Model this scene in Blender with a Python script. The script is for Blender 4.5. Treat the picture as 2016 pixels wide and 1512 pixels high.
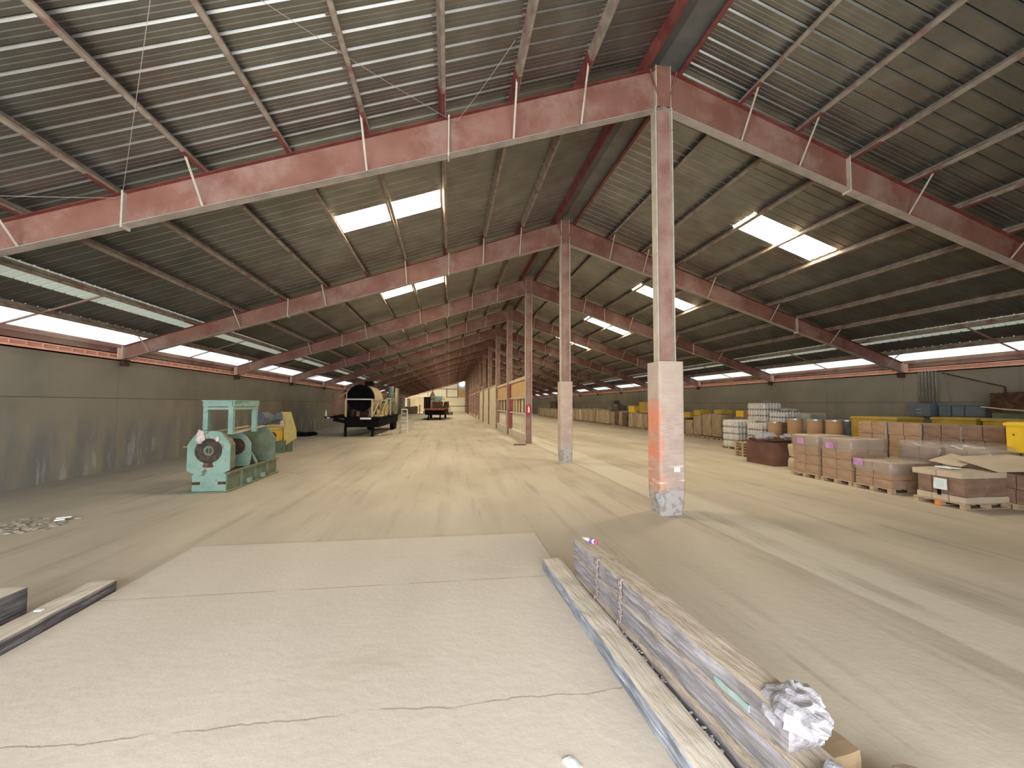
import bpy, math, random
from mathutils import Vector, Matrix, noise
PI = math.pi
SC = bpy.context.scene
for o in list(bpy.data.objects): bpy.data.objects.remove(o, do_unlink=True)
COL = SC.collection
# ------------------------------------------------------------------ camera
cam_d = bpy.data.cameras.new('camera'); cam = bpy.data.objects.new('camera', cam_d); COL.objects.link(cam)
cam_d.sensor_fit = 'HORIZONTAL'; cam_d.sensor_width = 36.0; cam_d.lens = 36.0*836.4/2016
cam_d.clip_start = 0.05; cam_d.clip_end = 600
YAW, PITCH, ROLL = .1467, .0477, -.0036
fw = Vector((math.sin(YAW)*math.cos(PITCH), math.cos(YAW)*math.cos(PITCH), math.sin(PITCH)))
rt = Vector((math.cos(YAW), -math.sin(YAW), 0)); up = rt.cross(fw)
r2 = rt*math.cos(ROLL)-up*math.sin(ROLL); u2 = rt*math.sin(ROLL)+up*math.cos(ROLL)
M = Matrix((r2, u2, -fw)).transposed().to_4x4(); M.translation = Vector((-4.388, -8.168, 2.182))
cam.matrix_world = M
SC.camera = cam
# ------------------------------------------------------------------ world, lights, exposure
SC.view_settings.view_transform = 'Standard'; SC.view_settings.look = 'None'
SC.view_settings.gamma = 1.0; SC.view_settings.use_curve_mapping = False
SC.view_settings.exposure = -0.10
w = bpy.data.worlds.new('world'); SC.world = w; w.use_nodes = True
bg = w.node_tree.nodes['Background']; bg.inputs[0].default_value = (.90, .95, 1.0, 1); bg.inputs[1].default_value = 4.5
def area_light(name, loc, rot, sx, sy, power, col):
    d = bpy.data.lights.new(name, 'AREA'); d.shape = 'RECTANGLE'; d.size = sx; d.size_y = sy
    d.energy = power; d.color = col
    o = bpy.data.objects.new(name, d); o.location = loc; o.rotation_euler = rot; COL.objects.link(o); return o
# daylight coming in through the big loading door behind the camera
area_light('door_daylight', (-6.2, -12.3, 2.3), (math.radians(97), 0, math.radians(3)), 12.4, 4.0, 2520, (.93, .96, 1.0))
area_light('far_end_fill_light', (-14.6, 101, 2.2), (math.radians(90), 0, math.radians(-42)), 6, 3.2, 3200, (1.0, .88, .64))  # added fill lamp that brightens the far end wall; no door there
SKY_L = 42.0
# ------------------------------------------------------------------ constants of the building
BAY = 7.62; NB = 15; Y0 = -12.6; Y1 = NB*BAY
ZT, SL = 9.307, .3477           # top of rafters at the ridge, slope
HW = 15.2                       # half width
WTOP = 3.56
def ztop(x): return ZT - SL*abs(x)
PX = [.40+1.39*i for i in range(11)]
# ------------------------------------------------------------------ materials
def mat(name, c1, c2=None, rough=.8, metal=0., scale=4., stretch=(1, 1, 1), detail=6., c3=None, s3=1.2, t3=(.55, .7),
        dust=None, dust_amt=.8, bump=0., bscale=30., lo=.35, hi=.65, spec=.3, trans=None):
    m = bpy.data.materials.new(name); m.use_nodes = True; nt = m.node_tree; N = nt.nodes; L = nt.links
    b = N['Principled BSDF']; b.inputs['Roughness'].default_value = rough; b.inputs['Metallic'].default_value = metal
    b.inputs['Specular IOR Level'].default_value = spec
    tc = N.new('ShaderNodeTexCoord'); mp = N.new('ShaderNodeMapping'); L.new(tc.outputs['Object'], mp.inputs[0])
    mp.inputs['Scale'].default_value = stretch
    nz = N.new('ShaderNodeTexNoise'); nz.inputs['Scale'].default_value = scale; nz.inputs['Detail'].default_value = detail
    L.new(mp.outputs[0], nz.inputs['Vector'])
    cr = N.new('ShaderNodeValToRGB'); L.new(nz.outputs['Fac'], cr.inputs[0])
    cr.color_ramp.elements[0].position = lo; cr.color_ramp.elements[0].color = (*c1, 1)
    cr.color_ramp.elements[1].position = hi; cr.color_ramp.elements[1].color = (*(c2 or c1), 1)
    col = cr.outputs[0]
    if c3:
        n3 = N.new('ShaderNodeTexNoise'); n3.inputs['Scale'].default_value = s3; n3.inputs['Detail'].default_value = 8
        n3.inputs['Roughness'].default_value = .65
        L.new(mp.outputs[0], n3.inputs['Vector'])
        r3 = N.new('ShaderNodeMapRange'); r3.inputs[1].default_value = t3[0]; r3.inputs[2].default_value = t3[1]
        L.new(n3.outputs['Fac'], r3.inputs[0])
        mx = N.new('ShaderNodeMix'); mx.data_type = 'RGBA'; L.new(r3.outputs[0], mx.inputs[0]); L.new(col, mx.inputs[6])
        mx.inputs[7].default_value = (*c3, 1); col = mx.outputs[2]
    if dust:                       # dust lying on the surfaces that face up
        g = N.new('ShaderNodeNewGeometry'); sp = N.new('ShaderNodeSeparateXYZ'); L.new(g.outputs['Normal'], sp.inputs[0])
        mr = N.new('ShaderNodeMapRange'); mr.inputs[1].default_value = .3; mr.inputs[2].default_value = .85; mr.inputs[4].default_value = dust_amt
        L.new(sp.outputs['Z'], mr.inputs[0])
        mx = N.new('ShaderNodeMix'); mx.data_type = 'RGBA'; L.new(mr.outputs[0], mx.inputs[0]); L.new(col, mx.inputs[6])
        mx.inputs[7].default_value = (*dust, 1); col = mx.outputs[2]
    L.new(col, b.inputs['Base Color'])
    if bump:
        nb = N.new('ShaderNodeTexNoise'); nb.inputs['Scale'].default_value = bscale; nb.inputs['Detail'].default_value = 6
        L.new(mp.outputs[0], nb.inputs['Vector'])
        bp = N.new('ShaderNodeBump'); bp.inputs['Strength'].default_value = bump; bp.inputs['Distance'].default_value = .02
        L.new(nb.outputs['Fac'], bp.inputs['Height']); L.new(bp.outputs[0], b.inputs['Normal'])
    if trans is not None: b.inputs['Alpha'].default_value = trans
    return m
def emit(name, col, s):
    m = bpy.data.materials.new(name); m.use_nodes = True; nt = m.node_tree
    nt.nodes.remove(nt.nodes['Principled BSDF']); e = nt.nodes.new('ShaderNodeEmission')
    e.inputs[0].default_value = (*col, 1); e.inputs[1].default_value = s
    nt.links.new(e.outputs[0], nt.nodes['Material Output'].inputs[0]); return m
def translucent(name, col, t):
    m = bpy.data.materials.new(name); m.use_nodes = True; nt = m.node_tree; N = nt.nodes
    N.remove(N['Principled BSDF']); a = N.new('ShaderNodeBsdfTranslucent'); a.inputs[0].default_value = (*col, 1)
    d = N.new('ShaderNodeBsdfDiffuse'); d.inputs[0].default_value = (.5, .52, .47, 1)
    x = N.new('ShaderNodeMixShader'); x.inputs[0].default_value = t
    nt.links.new(d.outputs[0], x.inputs[1]); nt.links.new(a.outputs[0], x.inputs[2])
    nt.links.new(x.outputs[0], N['Material Output'].inputs[0]); return m

M_red = mat('red_primer_steel', (.225, .105, .085), (.32, .19, .16), rough=.65, scale=1.6, c3=(.40, .295, .24), s3=.9, t3=(.42, .7), dust=(.45, .38, .30), dust_amt=.8, bump=.1, bscale=8)
M_redface = mat('dusty_red_rafter_paint', (.195, .082, .058), (.26, .13, .098), rough=.6, scale=1.1, c3=(.36, .265, .22), s3=.8, t3=(.48, .78), dust=(.45, .38, .30), dust_amt=.7, bump=.08, bscale=7)
M_flange = mat('grey_lower_flange', (.27, .235, .20), (.36, .31, .27), rough=.75, scale=3, c3=(.30, .15, .12), s3=1.2, t3=(.6, .8))  # grey with reddish patches, for the lower rafter flange
M_darkred = mat('dark_red_primer', (.13, .03, .028), (.19, .06, .05), rough=.6, scale=3)
M_purlin = mat('dusty_purlin', (.20, .165, .13), (.30, .255, .20), rough=.8, scale=5, c3=(.20, .085, .07), s3=2.2, t3=(.52, .66), bump=.2, bscale=20)
M_cream = mat('dusty_cream_flange', (.44, .39, .31), (.54, .49, .40), rough=.8, scale=4, c3=(.30, .18, .14), s3=1.5, t3=(.6, .75))
M_eave = mat('daylight_tinted_girt', (.82, .42, .31), (.88, .52, .40), rough=.6, scale=2, dust=(.65, .50, .42))  # pink glow of the eave daylight is put into this raised albedo
M_deck = mat('galvanised_roof_deck', (.20, .205, .195), (.27, .275, .26), rough=.40, metal=.92, scale=1.4, c3=(.19, .155, .135), s3=.5, t3=(.5, .75), spec=.7)
M_skl = emit('skylight_daylight_pane', (1.0, .86, .62), SKY_L)
M_strip = translucent('translucent_eave_sheet', (.90, .93, .88), .30)
M_strip2 = translucent('weathered_translucent_sheet', (.60, .66, .54), .11)
M_wood = mat('pallet_wood', (.42, .29, .18), (.53, .39, .25), scale=3, stretch=(8, 1, 8), bump=.3, dust=(.55, .47, .36), dust_amt=.5)
M_card = mat('brown_cardboard', (.36, .235, .15), (.43, .29, .19), scale=3, stretch=(1, 1, 3), dust=(.58, .48, .35), dust_amt=.75)
M_card2 = mat('dull_dark_cardboard', (.22, .135, .095), (.30, .19, .13), scale=3, stretch=(1, 1, 3), dust=(.50, .41, .30), dust_amt=.75)
M_card3 = mat('pale_cardboard', (.50, .40, .29), (.60, .49, .36), scale=2, dust=(.60, .53, .43), dust_amt=.5)
M_film = mat('stretch_film', (.55, .50, .46), (.68, .63, .58), rough=.2, scale=2.5, stretch=(1, 1, .5), lo=.4, hi=.6, bump=.8, bscale=7, spec=.6, trans=.30)
M_purple = mat('purple_sheet', (.50, .22, .50), (.60, .36, .60), scale=5)
M_paper = mat('white_paper', (.80, .84, .84), (.72, .80, .78), scale=12)
M_green = mat('pale_green_machine_paint', (.17, .285, .235), (.25, .36, .30), rough=.6, scale=3, c3=(.12, .10, .07), s3=3.0, t3=(.58, .68), bump=.25, bscale=14, dust=(.36, .38, .28), dust_amt=.7)
M_green2 = mat('olive_green_machine_paint', (.10, .14, .09), (.16, .19, .13), rough=.65, scale=4, c3=(.20, .13, .07), s3=2.6, t3=(.52, .68), bump=.25, bscale=14, dust=(.36, .32, .22), dust_amt=.7)
M_rust = mat('rusty_steel', (.045, .024, .017), (.10, .050, .028), rough=.9, scale=7, c3=(.20, .10, .045), s3=3, t3=(.55, .7), bump=.4)
M_black = mat('black_frame_paint', (.006, .006, .008), (.012, .011, .012), rough=.95, scale=3, spec=.05)
M_yel = mat('yellow_machine_paint', (.62, .36, .03), (.70, .44, .05), rough=.55, scale=3, c3=(.30, .17, .05), s3=4, t3=(.62, .72))
M_yel2 = mat('faded_yellow_paint', (.50, .40, .13), (.58, .48, .20), rough=.65, scale=4, c3=(.28, .20, .10), s3=4, t3=(.6, .75))
M_ybin = mat('yellow_bin_plastic', (.75, .47, .02), (.80, .55, .04), rough=.5, scale=4, c3=(.45, .30, .08), s3=2, t3=(.6, .8), dust=(.70, .56, .24), dust_amt=.7)
M_ybin2 = mat('dull_yellow_bin', (.42, .27, .03), (.50, .34, .06), rough=.6, scale=4, dust=(.50, .42, .25), dust_amt=.7)
M_motor = mat('blue_grey_motor', (.10, .12, .15), (.17, .19, .22), rough=.6, scale=5, dust=(.32, .29, .25), dust_amt=.8)
M_tan = mat('cream_machine_paint', (.50, .41, .27), (.60, .50, .35), rough=.7, scale=2.5, c3=(.30, .19, .10), s3=2, t3=(.58, .72))
M_brownpiece = mat('reddish_brown_tank', (.22, .125, .085), (.32, .20, .14), rough=.8, scale=2, dust=(.42, .34, .25))
M_ply = mat('plywood_orange', (.50, .31, .14), (.58, .38, .19), rough=.8, scale=1.5, stretch=(3, 3, .6))
M_beige = mat('dusty_beige_panel', (.56, .48, .34), (.66, .57, .42), rough=.9, scale=.8, stretch=(1, 1, .5), c3=(.38, .31, .21), s3=1.5, t3=(.6, .75))
M_conc = mat('kerb_concrete', (.46, .42, .34), (.56, .51, .42), rough=.95, scale=2.5, bump=.3, dust=(.58, .52, .42))
M_clad = None
M_alu = mat('aluminium_ladder', (.55, .54, .50), (.65, .63, .58), rough=.4, metal=.5, scale=3)
M_white = mat('white_plastic', (.78, .76, .70), (.85, .84, .80), rough=.45, scale=6)
M_jug = mat('cloudy_white_jug', (.66, .65, .60), (.80, .80, .77), rough=.35, scale=5, dust=(.62, .57, .50), dust_amt=.5)
M_drum = mat('fibre_drum_board', (.40, .235, .12), (.47, .29, .16), rough=.7, scale=2, stretch=(1, 1, 5))
M_lid = mat('grey_metal_lid', (.40, .40, .38), (.5, .5, .48), rough=.4, metal=.6, scale=3)
M_blue = mat('grey_blue_enclosure', (.13, .155, .18), (.17, .20, .225), rough=.6, scale=3)
M_pipe = mat('grey_conduit', (.20, .185, .16), (.27, .25, .22), rough=.6, scale=3)
M_brush = mat('dark_broom_bristle', (.05, .045, .04), (.09, .08, .07), scale=30)
M_handle = mat('broom_handle_wood', (.45, .25, .15), (.52, .32, .2), scale=6)
M_sign = mat('red_sign_face', (.45, .02, .03), (.52, .03, .04), rough=.4, scale=3)
M_wire = mat('steel_wire', (.42, .38, .34), (.5, .46, .42), rough=.5, metal=.3, scale=3)
M_rope = mat('frayed_grey_rope', (.20, .15, .13), (.36, .30, .28), rough=.95, scale=50, stretch=(1, 1, 3), bump=.6, bscale=70)
M_cloth = mat('crumpled_grey_white_cloth', (.28, .265, .28), (.44, .42, .44), rough=.9, scale=6, c3=(.26, .22, .21), s3=9, t3=(.6, .7), bump=.9, bscale=16)
M_pink = mat('pinkish_rag', (.50, .36, .34), (.66, .54, .52), rough=.9, scale=9, bump=.8)
M_orange = mat('orange_block', (.75, .22, .06), (.8, .28, .1), scale=5)
M_foil = mat('silver_film_glint', (.75, .75, .75), rough=.2, metal=.4)
M_teal = mat('dull_teal_tank', (.13, .25, .24), (.20, .33, .32), rough=.5, scale=3, dust=(.4, .45, .40))
M_redbed = mat('rust_red_deck', (.26, .075, .04), (.36, .13, .08), rough=.8, scale=2)
M_magenta = mat('magenta_cap', (.55, .05, .22), rough=.4)
M_violet = mat('violet_print', (.22, .14, .42), rough=.4)

def timber_mat(name, a, b_, c3, dust, amt, cracks=True):
    m = mat(name, a, b_, rough=.95, scale=3.2, stretch=(5, .7, 9), c3=c3, s3=3.5, t3=(.52, .66), dust=dust, dust_amt=amt, bump=1.0, bscale=6)
    if not cracks: return m
    nt = m.node_tree; N = nt.nodes; L = nt.links; b = N['Principled BSDF']; src = b.inputs['Base Color'].links[0].from_socket
    mp = N.new('ShaderNodeMapping'); mp.inputs['Scale'].default_value = (4, .30, 7); tc = N.new('ShaderNodeTexCoord'); L.new(tc.outputs['Object'], mp.inputs[0])
    n = N.new('ShaderNodeTexNoise'); n.inputs['Scale'].default_value = 2.2; n.inputs['Detail'].default_value = 5; n.inputs['Roughness'].default_value = .7; L.new(mp.outputs[0], n.inputs['Vector'])
    q = N.new('ShaderNodeMath'); q.operation = 'SUBTRACT'; q.inputs[1].default_value = .5; L.new(n.outputs['Fac'], q.inputs[0])
    w_ = N.new('ShaderNodeMath'); w_.operation = 'ABSOLUTE'; L.new(q.outputs[0], w_.inputs[0])
    r = N.new('ShaderNodeMapRange'); r.inputs[1].default_value = .004; r.inputs[2].default_value = .016; r.inputs[3].default_value = .4; r.inputs[4].default_value = 0; L.new(w_.outputs[0], r.inputs[0])
    x = N.new('ShaderNodeMix'); x.data_type = 'RGBA'; L.new(r.outputs[0], x.inputs[0]); L.new(src, x.inputs[6]); x.inputs[7].default_value = (.07, .055, .045, 1)
    L.new(x.outputs[2], b.inputs['Base Color'])
    return m
M_tim = timber_mat('weathered_grey_timber', (.21, .19, .19), (.36, .335, .345), (.46, .44, .47), (.52, .43, .33), .95)
M_curb = timber_mat('blue_grey_worn_curb', (.15, .165, .19), (.34, .36, .40), (.55, .57, .62), (.58, .51, .42), 1.0, False)
M_tim2 = timber_mat('dark_stained_timber', (.05, .045, .045), (.12, .108, .11), (.22, .21, .21), (.60, .53, .43), 1.0, False)

def ground_mats():
    """dusty concrete: blotches, tyre tracks running down the hall, a paler strip along the column line"""
    out = []
    for name, base, base2 in (('dusty_concrete_floor', (.45, .39, .305), (.57, .50, .40)), ('pale_concrete_slab', (.55, .485, .405), (.61, .545, .465))):
        m = bpy.data.materials.new(name); m.use_nodes = True; nt = m.node_tree; N = nt.nodes; L = nt.links
        b = N['Principled BSDF']; b.inputs['Roughness'].default_value = .78; b.inputs['Specular IOR Level'].default_value = .25
        tc = N.new('ShaderNodeTexCoord')
        def nz(scale, st, det=6, rg=.55):
            mp = N.new('ShaderNodeMapping'); mp.inputs['Scale'].default_value = st; L.new(tc.outputs['Object'], mp.inputs[0])
            n = N.new('ShaderNodeTexNoise'); n.inputs['Scale'].default_value = scale; n.inputs['Detail'].default_value = det; n.inputs['Roughness'].default_value = rg
            L.new(mp.outputs[0], n.inputs['Vector']); return n.outputs['Fac']
        def rng(v, a, c, lo=0., hi=1.):
            r = N.new('ShaderNodeMapRange'); r.inputs[1].default_value = a; r.inputs[2].default_value = c
            r.inputs[3].default_value = lo; r.inputs[4].default_value = hi; L.new(v, r.inputs[0]); return r.outputs[0]
        def math_(op, a, c=None, v=None):
            r = N.new('ShaderNodeMath'); r.operation = op; L.new(a, r.inputs[0])
            if c is not None: L.new(c, r.inputs[1])
            if v is not None: r.inputs[1].default_value = v
            return r.outputs[0]
        def mix(f, c, col):
            x = N.new('ShaderNodeMix'); x.data_type = 'RGBA'; L.new(f, x.inputs[0])
            if isinstance(c, tuple): x.inputs[6].default_value = (*c, 1)
            else: L.new(c, x.inputs[6])
            x.inputs[7].default_value = (*col, 1); return x.outputs[2]
        sp = N.new('ShaderNodeSeparateXYZ'); L.new(tc.outputs['Object'], sp.inputs[0])
        c = mix(rng(nz(.55, (1, .35, 1)), .35, .65), base, base2)
        if 'floor' in name:
            # paler footing strip
            wob = math_('MULTIPLY', nz(1.2, (1, .3, 1)), v=.25)
            xx = math_('ADD', sp.outputs['X'], wob)
            band = math_('MULTIPLY', rng(xx, .35, .45), rng(xx, 1.55, 1.65, 1, 0))
            c = mix(math_('MULTIPLY', band, v=.75), c, (.63, .575, .48))
            edge = math_('MULTIPLY', rng(xx, .20, .40), rng(xx, .40, .46, 1, 0))
            c = mix(math_('MULTIPLY', edge, v=.45), c, (.33, .28, .22))
            # long wheel tracks and the thin joints beside them
            tr = math_('MULTIPLY', rng(nz(2.1, (1, .05, 1), 3), .52, .66), rng(nz(1.1, (1, .6, 1)), .35, .6))
            c = mix(math_('MULTIPLY', tr, v=.55), c, (.30, .255, .20))
            tr2 = math_('MULTIPLY', rng(nz(6., (1, .04, 1), 2), .62, .70), rng(nz(1.6, (1, .8, 1)), .42, .6))
            c = mix(math_('MULTIPLY', tr2, v=.38), c, (.24, .205, .17))
            c = mix(math_('MULTIPLY', rng(nz(.9, (1, .8, 1), 8, .7), .60, .74), v=.5), c, (.34, .285, .22))
            # darker and greyer towards the left wall
            c = mix(rng(sp.outputs['X'], -11.5, -15., 0, .75), c, (.25, .235, .21))
        else:
            c = mix(math_('MULTIPLY', rng(nz(1.3, (.5, 1, 1), 8, .6), .58, .72), v=.35), c, (.46, .39, .30))
            for cx, amp, wdt, src, other in ((4.97, .30, .010, 'Y', 'X'), (2.80, .02, .012, 'Y', 'X')):
                n = nz(1.1, (1, 0, 0), 8, .62)
                yy = math_('ADD', sp.outputs['Y'], math_('MULTIPLY', n, v=amp)); yy = math_('ADD', yy, v=cx-amp*.5)
                ab = math_('ABSOLUTE', yy)
                cr = math_('MULTIPLY', rng(ab, wdt*.4, wdt, 1, 0), rng(nz(2.5, (1, 0, 0), 3), .36, .5))
                c = mix(math_('MULTIPLY', cr, v=.8), c, (.30, .23, .17))
        c = mix(math_('MULTIPLY', rng(nz(26, (1, 1, 1), 4), .6, .75), v=.25), c, (.36, .32, .27))
        L.new(c, b.inputs['Base Color'])
        bp = N.new('ShaderNodeBump'); bp.inputs['Strength'].default_value = .25; bp.inputs['Distance'].default_value = .02
        L.new(nz(9, (1, 1, 1), 8, .6), bp.inputs['Height']); L.new(bp.outputs[0], b.inputs['Normal'])
        out.append(m)
    return out
M_floor, M_slab = ground_mats()

def wall_mat():
    m = bpy.data.materials.new('board_marked_concrete_wall'); m.use_nodes = True; nt = m.node_tree; N = nt.nodes; L = nt.links
    b = N['Principled BSDF']; b.inputs['Roughness'].default_value = .92; b.inputs['Specular IOR Level'].default_value = .15
    tc = N.new('ShaderNodeTexCoord'); sp = N.new('ShaderNodeSeparateXYZ'); L.new(tc.outputs['Object'], sp.inputs[0])
    def nz(scale, st, det=6, rg=.55):
        mp = N.new('ShaderNodeMapping'); mp.inputs['Scale'].default_value = st; L.new(tc.outputs['Object'], mp.inputs[0])
        n = N.new('ShaderNodeTexNoise'); n.inputs['Scale'].default_value = scale; n.inputs['Detail'].default_value = det; n.inputs['Roughness'].default_value = rg
        L.new(mp.outputs[0], n.inputs['Vector']); return n.outputs['Fac']
    def rng(v, a, c, lo=0., hi=1.):
        r = N.new('ShaderNodeMapRange'); r.inputs[1].default_value = a; r.inputs[2].default_value = c
        r.inputs[3].default_value = lo; r.inputs[4].default_value = hi; L.new(v, r.inputs[0]); return r.outputs[0]
    def mu(a, c): 
        r = N.new('ShaderNodeMath'); r.operation = 'MULTIPLY'; L.new(a, r.inputs[0])
        if isinstance(c, float): r.inputs[1].default_value = c
        else: L.new(c, r.inputs[1])
        return r.outputs[0]
    def mix(f, c, col):
        x = N.new('ShaderNodeMix'); x.data_type = 'RGBA'; L.new(f, x.inputs[0])
        if isinstance(c, tuple): x.inputs[6].default_value = (*c, 1)
        else: L.new(c, x.inputs[6])
        x.inputs[7].default_value = (*col, 1); return x.outputs[2]
    z = sp.outputs['Z']
    c = mix(rng(nz(.5, (1, 1, 1.2)), .35, .65), (.235, .215, .17), (.30, .27, .215))
    low = rng(z, 2.35, 2.28)
    c = mix(mu(low, rng(nz(1.1, (1, 1, .15), 7), .4, .65)), c, (.32, .275, .21))
    c = mix(mu(rng(z, 1.9, 1.1), rng(nz(1.4, (1, 1, .25), 7), .34, .56, 0, .85)), c, (.19, .19, .19))
    c = mix(mu(rng(z, 2.0, .7), rng(nz(1.9, (1, 1, .22), 9, .7), .53, .66, 0, .8)), c, (.46, .45, .43))
    c = mix(rng(nz(2.6, (1, 1, .06), 5), .60, .74, 0, .45), c, (.20, .175, .135))
    # casting seam
    r = N.new('ShaderNodeMath'); r.operation = 'SUBTRACT'; L.new(z, r.inputs[0]); r.inputs[1].default_value = 2.33
    a = N.new('ShaderNodeMath'); a.operation = 'ABSOLUTE'; L.new(r.outputs[0], a.inputs[0])
    c = mix(rng(a.outputs[0], .005, .022, .75, 0), c, (.10, .085, .06))
    # vertical pour joints
    y = N.new('ShaderNodeMath'); y.operation = 'PINGPONG'; L.new(sp.outputs['Y'], y.inputs[0]); y.inputs[1].default_value = 1.9
    c = mix(rng(y.outputs[0], .004, .02, .45, 0), c, (.15, .13, .10))
    L.new(c, b.inputs['Base Color'])
    bp = N.new('ShaderNodeBump'); bp.inputs['Strength'].default_value = .3; bp.inputs['Distance'].default_value = .02
    L.new(nz(6, (1, 1, .6), 8), bp.inputs['Height']); L.new(bp.outputs[0], b.inputs['Normal'])
    return m
M_wall = wall_mat()

def clad_mat(name, orange):
    """dusty woven-looking casing: faint courses, orange spray on the left side, chipped grey foot"""
    m = bpy.data.materials.new(name); m.use_nodes = True; nt = m.node_tree; N = nt.nodes; L = nt.links
    b = N['Principled BSDF']; b.inputs['Roughness'].default_value = .9
    tc = N.new('ShaderNodeTexCoord'); sp = N.new('ShaderNodeSeparateXYZ'); L.new(tc.outputs['Object'], sp.inputs[0])
    def nz(scale, st, det=6):
        mp = N.new('ShaderNodeMapping'); mp.inputs['Scale'].default_value = st; L.new(tc.outputs['Object'], mp.inputs[0])
        n = N.new('ShaderNodeTexNoise'); n.inputs['Scale'].default_value = scale; n.inputs['Detail'].default_value = det
        L.new(mp.outputs[0], n.inputs['Vector']); return n.outputs['Fac']
    def rng(v, a, c, lo=0., hi=1.):
        r = N.new('ShaderNodeMapRange'); r.inputs[1].default_value = a; r.inputs[2].default_value = c
        r.inputs[3].default_value = lo; r.inputs[4].default_value = hi; L.new(v, r.inputs[0]); return r.outputs[0]
    def op(o, a, c):
        r = N.new('ShaderNodeMath'); r.operation = o; L.new(a, r.inputs[0])
        if isinstance(c, float): r.inputs[1].default_value = c
        else: L.new(c, r.inputs[1])
        return r.outputs[0]
    def mix(f, c, col):
        x = N.new('ShaderNodeMix'); x.data_type = 'RGBA'; L.new(f, x.inputs[0])
        if isinstance(c, tuple): x.inputs[6].default_value = (*c, 1)
        else: L.new(c, x.inputs[6])
        x.inputs[7].default_value = (*col, 1); return x.outputs[2]
    c = mix(rng(nz(3, (1, 1, 1)), .35, .65), (.42, .31, .26), (.52, .41, .34))
    c = mix(rng(nz(9, (.5, .5, 5), 3), .5, .62, 0, .45), c, (.34, .25, .22))
    c = mix(rng(sp.outputs['Z'], 1.9, 2.6, 0, .5), c, (.54, .45, .36))
    if orange:
        e = op('ADD', sp.outputs['X'], op('MULTIPLY', nz(2.6, (1, 1, .8)), .42))
        f = op('MULTIPLY', rng(e, -.09, .03, 1, 0), op('MULTIPLY', rng(sp.outputs['Z'], 2.32, 2.26), rng(sp.outputs['Z'], .42, .62)))
        f = op('MULTIPLY', f, rng(nz(7, (1, 1, 1)), .28, .42))
        c = mix(op('MULTIPLY', f, .9), c, (.72, .24, .12))
        c = mix(op('MULTIPLY', rng(nz(2.5, (.4, .4, 5), 3), .58, .64), rng(sp.outputs['Z'], 1.3, .9)), c, (.72, .62, .54))
    foot = op('ADD', sp.outputs['Z'], op('MULTIPLY', nz(3, (1, 1, 1)), .9))
    c = mix(rng(foot, .95 if orange else 1.25, .8 if orange else .9), c, (.43, .405, .395))
    c = mix(op('MULTIPLY', rng(foot, 1.2, .9), rng(nz(8, (1, 1, 1)), .52, .6)), c, (.33, .27, .235))
    L.new(c, b.inputs['Base Color'])
    bp = N.new('ShaderNodeBump'); bp.inputs['Strength'].default_value = .5; bp.inputs['Distance'].default_value = .02
    L.new(nz(12, (1, 1, 3), 6), bp.inputs['Height']); L.new(bp.outputs[0], b.inputs['Normal'])
    return m
M_clad1 = clad_mat('orange_sprayed_casing', True); M_clad2 = clad_mat('dusty_casing', False)

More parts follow.
